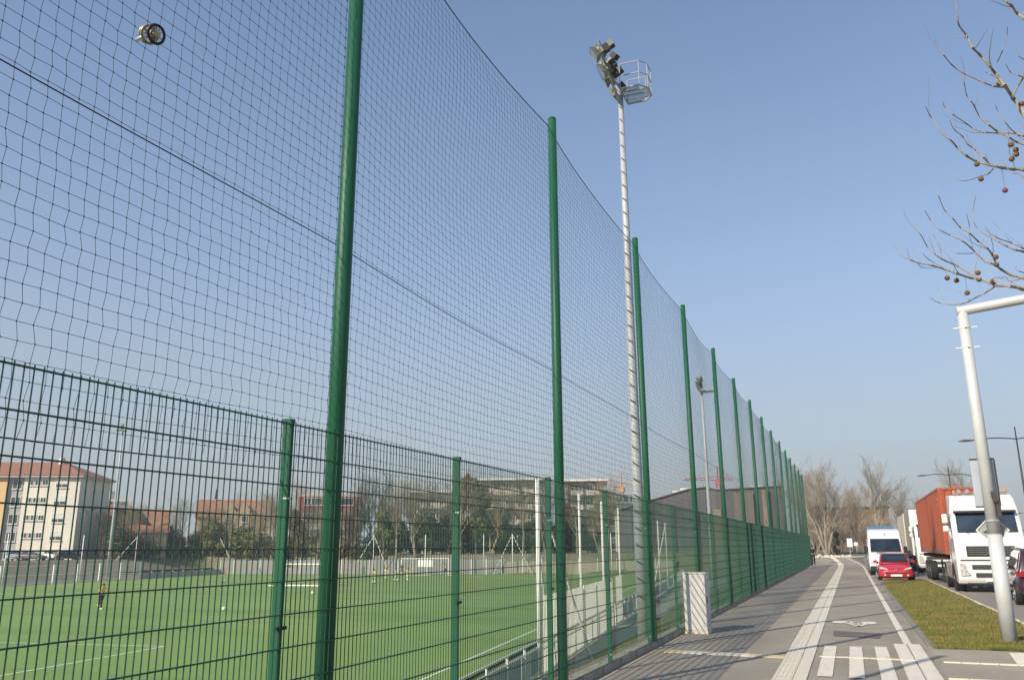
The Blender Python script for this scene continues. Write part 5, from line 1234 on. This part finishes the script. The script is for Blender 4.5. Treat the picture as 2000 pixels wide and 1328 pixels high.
spec += [(395, 137, K3, .82, bark_brown, 'bare tree before the left corner of the yellow house'), (446, 136, K4, .72, bark_grey, 'bare tree before the middle of the yellow house'), (498, 137, K3, .8, bark_brown, 'bare tree before the right gable of the yellow house'), (530, 140, K4, .95, bark_grey, 'bare tree at the right end of the yellow house'),
         (618, 137, K3, .95, bark_grey, 'bare tree hiding the left of the red topped flats'), (662, 136, K4, .85, bark_brown, 'bare tree hiding the middle of the red topped flats'), (692, 138, K3, 1.0, bark_dark, 'dark bare tree hiding the right end of the red topped flats'), (775, 137, K4, 1.05, bark_grey, 'bare tree before the small steep roof'),
         (812, 136, K3, 1.05, bark_brown, 'brown bare tree at the left edge of the cream flats'), (898, 137, K4, 1.1, bark_brown, 'bare tree directly left of the second fence post'), (958, 138, K3, 1.1, bark_brown, 'brown bare tree before the left of the grey flats'), (1022, 137, K4, 1.0, bark_brown, 'brown bare tree left of the thick white net pole'),
         (1066, 140, K3, 1.1, bark_brown, 'brown bare tree right of the thick white net pole'), (1128, 140, K4, 1.0, bark_grey, 'bare tree right of the second tall green pole'), (1172, 141, K3, .9, bark_brown, 'brown bare tree before the brown end of the flats'), (262, 150, K4, .75, bark_brown, 'bare tree before the long low orange roof'), (200, 150, K3, .8, bark_dark, 'dark bare tree at the right edge of the shaded gable')]
for px, d, k, sc, bk2, lb in spec: bare_tree(lb, gp(px, 1085, behind(px, d)), k, sc, px*.37, None, bk2)
LK1 = (41, 3.2, 10.5, 5200, .42); LK2 = (47, 2.6, 5.0, 3000, .34); LK3 = (53, 2.3, 3.4, 2200, .3)
lt = [(930, 140, LK1, ivy, (1.15, 1.15, 1.22), 'tall dark ivy covered tree right of the second fence post'), (905, 141, LK1, olive, (.75, .75, 1.3), 'narrow brownish evergreen touching the second fence post'), (975, 141, LK1, ivy, (1.0, 1.0, .72), 'rounded olive green tree before the grey flats'), (745, 139, LK1, ivy, (.55, .55, .92), 'slim ivy covered trunk right of the nearest tall pole'),
      (420, 150, LK1, ivy, (.9, .9, .62), 'green tree before the left gable of the yellow house'), (575, 141, LK1, hedge_g, (.6, .6, .85), 'dark ivy tree between the nearest fence post and tall pole'), (832, 140, LK1, ivy, (1.0, 1.0, .6), 'dark green tree at the foot of the cream flats'), (1120, 150, LK1, olive, (1.1, 1.1, .8), 'olive brown tree behind the second tall green pole'),
      (1035, 146, LK1, ivy, (1.2, 1.2, .6), 'broad dark tree beside the thick white net pole'), (1160, 152, LK1, ivy, (1.2, 1.2, .85), 'dark green tree between second pole and near mast'), (1110, 146, LK1, mat('russet_leaves', (.28, .10, .04), .8, 0, .1, .6, col2=(.2, .09, .05)), (.35, .35, .85), 'narrow russet brown tree right beside the second tall green pole'), (880, 143, LK1, olive, (.95, .95, .9), 'loose olive tree before the right side of the cream flats')]
for px, d, k, m_, sc, lb in lt: leafy(lb, gp(px, 1085, behind(px, d)), k, m_, sc, px*.2)
rh = random.Random(77)
for i in range(46):
    px = 225+i*20.5+rh.uniform(-6, 6); k = LK2 if rh.random() < .4 else LK3; mm_ = hedge_g if rh.random() < .7 else ivy
    if 690 < px < 720: k = LK3
    d = 139+rh.uniform(0, 6)+(3 if px < 420 else 0)
    leafy('dark evergreen shrub in the row behind the boundary wall', gp(px, 1085, behind(px, d)+rh.uniform(0, 2)), k, mm_, (1.1, 1.1, rh.uniform(.75, 1.1)), rh.uniform(0, 6), 'shrubs in the row behind the boundary wall', False, 'shrub', 'shrub')

# ------------------------------------------------------------------ plane tree reaching in from the right
pt = thing('plane_tree', 'bare plane tree whose twigs with brown seed balls reach in at top right', 'tree', (3.6, 4.6, -.05))
TR = Vector((3.6, 4.6, -.05))
rt = random.Random(4)
BR = [
 ([(2060, 330), (1994, 215), (1980, 194), (1962, 167), (1947, 148), (1933, 130), (1914, 108), (1899, 93), (1887, 69), (1873, 50), (1870, 30), (1866, 0), (1860, -40)], 5.2, 7, 1.3),
 ([(1962, 171), (1941, 169), (1917, 160), (1879, 142), (1860, 128), (1843, 108), (1832, 90), (1826, 78)], 5.2, 3.4, 1),
 ([(2060, 300), (2000, 282), (1986, 278), (1971, 269), (1948, 257), (1932, 245), (1914, 229), (1902, 206), (1897, 199), (1888, 187), (1884, 167), (1877, 146)], 5.0, 4.2, .9),
 ([(2060, 345), (2000, 332), (1979, 331), (1956, 328), (1932, 322), (1908, 316), (1887, 304), (1870, 289), (1858, 275), (1842, 263), (1829, 245), (1816, 226), (1808, 209)], 5.3, 6, 1.2),
 ([(1936, 325), (1921, 308), (1911, 298), (1890, 282), (1879, 266), (1863, 253), (1855, 235)], 5.3, 3, .9),
 ([(2060, 285), (2000, 266), (1979, 260), (1948, 260), (1926, 259), (1903, 253), (1888, 242), (1861, 224), (1845, 209), (1842, 200)], 5.6, 4, .9),
 ([(1941, 328), (1930, 340), (1911, 346), (1881, 354), (1857, 342)], 5.3, 2.6, .8),
 ([(2070, 100), (2020, 50), (2000, 36), (1986, 26), (1976, 12), (1962, 0), (1940, -30)], 5.1, 6, 3),
 ([(1978, 188), (1992, 163), (2000, 151), (2012, 130), (2020, 100)], 5.2, 4, 1.5),
 ([(2000, 151), (1989, 148), (1974, 142), (1964, 125)], 5.2, 2.6, 1), ([(1948, 122), (1958, 100), (1966, 75), (1968, 52)], 5.3, 2, .8), ([(2010, 120), (1990, 110), (1982, 80)], 5.4, 2, .8),
 ([(2060, 580), (1998, 565), (1970, 559), (1943, 557), (1915, 546), (1896, 543), (1868, 534), (1845, 526), (1817, 518), (1798, 515), (1778, 508), (1759, 499), (1747, 480)], 5.4, 6, 1),
 ([(1915, 545), (1896, 535), (1868, 519), (1845, 509), (1825, 496), (1810, 480), (1798, 458), (1780, 435)], 5.4, 3.6, .9),
 ([(2060, 556), (1998, 543), (1974, 537), (1955, 526), (1943, 517), (1925, 511), (1909, 497), (1896, 484), (1880, 471), (1857, 460), (1835, 449), (1817, 429), (1806, 411)], 5.7, 5, .9),
 ([(1944, 511), (1937, 496), (1927, 484), (1911, 472), (1894, 456), (1876, 445), (1861, 427), (1845, 411), (1833, 382), (1830, 365)], 5.7, 3.4, .9),
 ([(2060, 510), (2000, 492), (1982, 488), (1962, 479), (1939, 466), (1915, 452), (1902, 435), (1901, 409), (1906, 384)], 5.9, 4, .8),
 ([(2050, 505), (2000, 486), (1974, 474), (1950, 466), (1925, 450)], 5.6, 3, .8),
 ([(1943, 560), (1921, 574), (1906, 581), (1892, 589), (1876, 594), (1853, 595), (1833, 591), (1817, 582)], 5.4, 3, .8),
 ([(1848, 526), (1817, 509), (1802, 496)], 5.4, 2, .8), ([(1840, 508), (1835, 480), (1822, 458)], 5.4, 1.8, .7), ([(1900, 495), (1870, 495), (1856, 490)], 5.6, 1.8, .7),
 ([(1894, 456), (1893, 440), (1888, 418)], 5.7, 1.8, .7), ([(2050, 545), (1990, 530), (1985, 520)], 5.5, 2, .8), ([(1996, 545), (1972, 548), (1950, 542), (1938, 545)], 5.5, 2, .8),
 ([(1990, 562), (1976, 552), (1962, 540), (1955, 545)], 5.4, 2, .8), ([(2060, 420), (1996, 345), (1975, 338), (1955, 310)], 5.2, 2.6, .8), ([(2040, 300), (1985, 262), (1964, 240), (1950, 220), (1944, 205)], 5.6, 2.6, .7), ([(1790, 512), (1800, 522), (1830, 524)], 5.4, 1.6, .7)]
def smooth(P, sub=4):
    out = []
    for i in range(len(P)-1):
        p0, p1, p2, p3 = P[max(0, i-1)], P[i], P[i+1], P[min(len(P)-1, i+2)]
        for k in range(sub):
            t = k/sub; out.append(.5*((2*p1)+(p2-p0)*t+(2*p0-5*p1+4*p2-p3)*t*t+(3*p1-p0-3*p2+p3)*t*t*t))
    return out+[P[-1]]
for ctrl, d, w0, w1 in BR:
    dd = d+rt.uniform(-.15, .15)
    pts = smooth([at(x, y, dd+.2*math.sin(i*.6+x))-TR for i, (x, y) in enumerate(ctrl)]); n = len(pts)
    rad = [max(.0010, (w0+(w1-w0)*i/(n-1))*.42*dd*1.12/FPX)*(1.35 if i % 4 == 0 and i else 1) for i in range(n)]
    b = MB(); b.tube(pts, rad, 6); b.build('branch', bark_pale, pt)
    for i in range(3, n-2, 4):
        t = (pts[i+1]-pts[i]).normalized(); r = rad[i]
        bb = MB(); q = pts[i]+(t*.6+Vector((rt.uniform(-1, 1), rt.uniform(-1, 1), rt.uniform(-.3, 1.2)))).normalized()*rt.uniform(.006, .014); bb.tube([pts[i], q], [r*.9, r*.35], 4)
        if rt.random() < .45 and n > 16:
            L = rt.uniform(.08, .28); d_ = (t+Vector((rt.uniform(-.7, .7), rt.uniform(-.7, .7), rt.uniform(.1, .9)))).normalized(); P_ = [pts[i]]
            for k in range(5): d_ = (d_+Vector((rt.gauss(0, .12), rt.gauss(0, .12), .1))).normalized(); P_.append(P_[-1]+d_*L/5)
            bb.tube(P_, [max(.0008, r*.5*(1-k*.12)) for k in range(6)], 4)
        bb.build('twig', bark_pale, pt)
limbs = [((2060, 330), 5.2, 3.2), ((2060, 300), 5.0, 3.2), ((2060, 345), 5.3, 3.2), ((2060, 285), 5.6, 3.4), ((2070, 100), 5.1, 4.2), ((2060, 580), 5.4, 2.6), ((2060, 556), 5.7, 2.6), ((2060, 510), 5.9, 2.8), ((2060, 420), 5.2, 2.9)]
for (x, y), d, zz in limbs:
    p = at(x, y, d)-TR; b = MB(); b.tube([Vector((0, 0, zz)), Vector((0, 0, zz)).lerp(p, .5)+Vector((0, 0, -.1)), p], [.05, .022, .009], 7); b.build('limb', bark_pale, pt)
b = MB(); b.tube([(0, 0, 0), (.02, 0, 1.5), (-.02, .02, 3.2), (.03, 0, 5), (0, 0, 8)], [.16, .13, .1, .07, .02], 12); b.build('trunk', bark_pale, pt, True)
bmm = bmesh.new(); bmesh.ops.create_icosphere(bmm, subdivisions=3, radius=.0150)
for v_ in bmm.verts: v_.co *= rt.uniform(.93, 1.07)
bme = bpy.data.meshes.new('seed_ball'); bmm.to_mesh(bme); bmm.free(); bme.materials.append(mat('seed_ball', (.17, .095, .05), .95, 0, .35, 300))
for (x, y), (sx_, sy_) in zip([(1951, 164), (1974, 283), (1984, 293), (1985, 302), (1976, 311), (1908, 321), (1916, 350), (1963, 372), (1996, 203), (1945, 502), (1946, 517), (1910, 533), (1912, 546), (1850, 543), (1868, 548), (1939, 550), (1889, 572)],
                   [(1949, 150), (1976, 272), (1976, 272), (1980, 275), (1980, 275), (1905, 314), (1911, 346), (1957, 329), (1990, 205), (1944, 510), (1950, 521), (1900, 538), (1905, 541), (1845, 526), (1868, 534), (1943, 557), (1885, 540)]):
    d = 5.2 if y < 400 else 5.4; p = at(x, y, d)-TR; o = link('seed_ball', bme, pt, p); q = at(sx_, sy_, d)-TR
    b = MB(); b.tube([q, q.lerp(p, .5)+Vector((0, 0, -.005)), p], .0009, 4); b.build('stalk', bark_dark, o); ch = S.collection.objects[o.name].children if False else None
for o in [o for o in S.collection.objects if o.name.startswith('stalk')]: o.location = -o.parent.location

# ------------------------------------------------------------------ thin haze over the whole place
hz = MB(); hz.box(-1700, 1700, -1700, 3200, -3.6, 48); hz = tag(hz.build('haze', None), kind='stuff')
M = bpy.data.materials.new('haze'); M.use_nodes = True; M.node_tree.nodes.clear()
ou = M.node_tree.nodes.new('ShaderNodeOutputMaterial'); pv = M.node_tree.nodes.new('ShaderNodeVolumePrincipled')
pv.inputs['Color'].default_value = (.88, .9, .93, 1); pv.inputs['Density'].default_value = .00065; pv.inputs['Anisotropy'].default_value = .2
M.node_tree.links.new(pv.outputs[0], ou.inputs['Volume']); hz.data.materials.append(M)
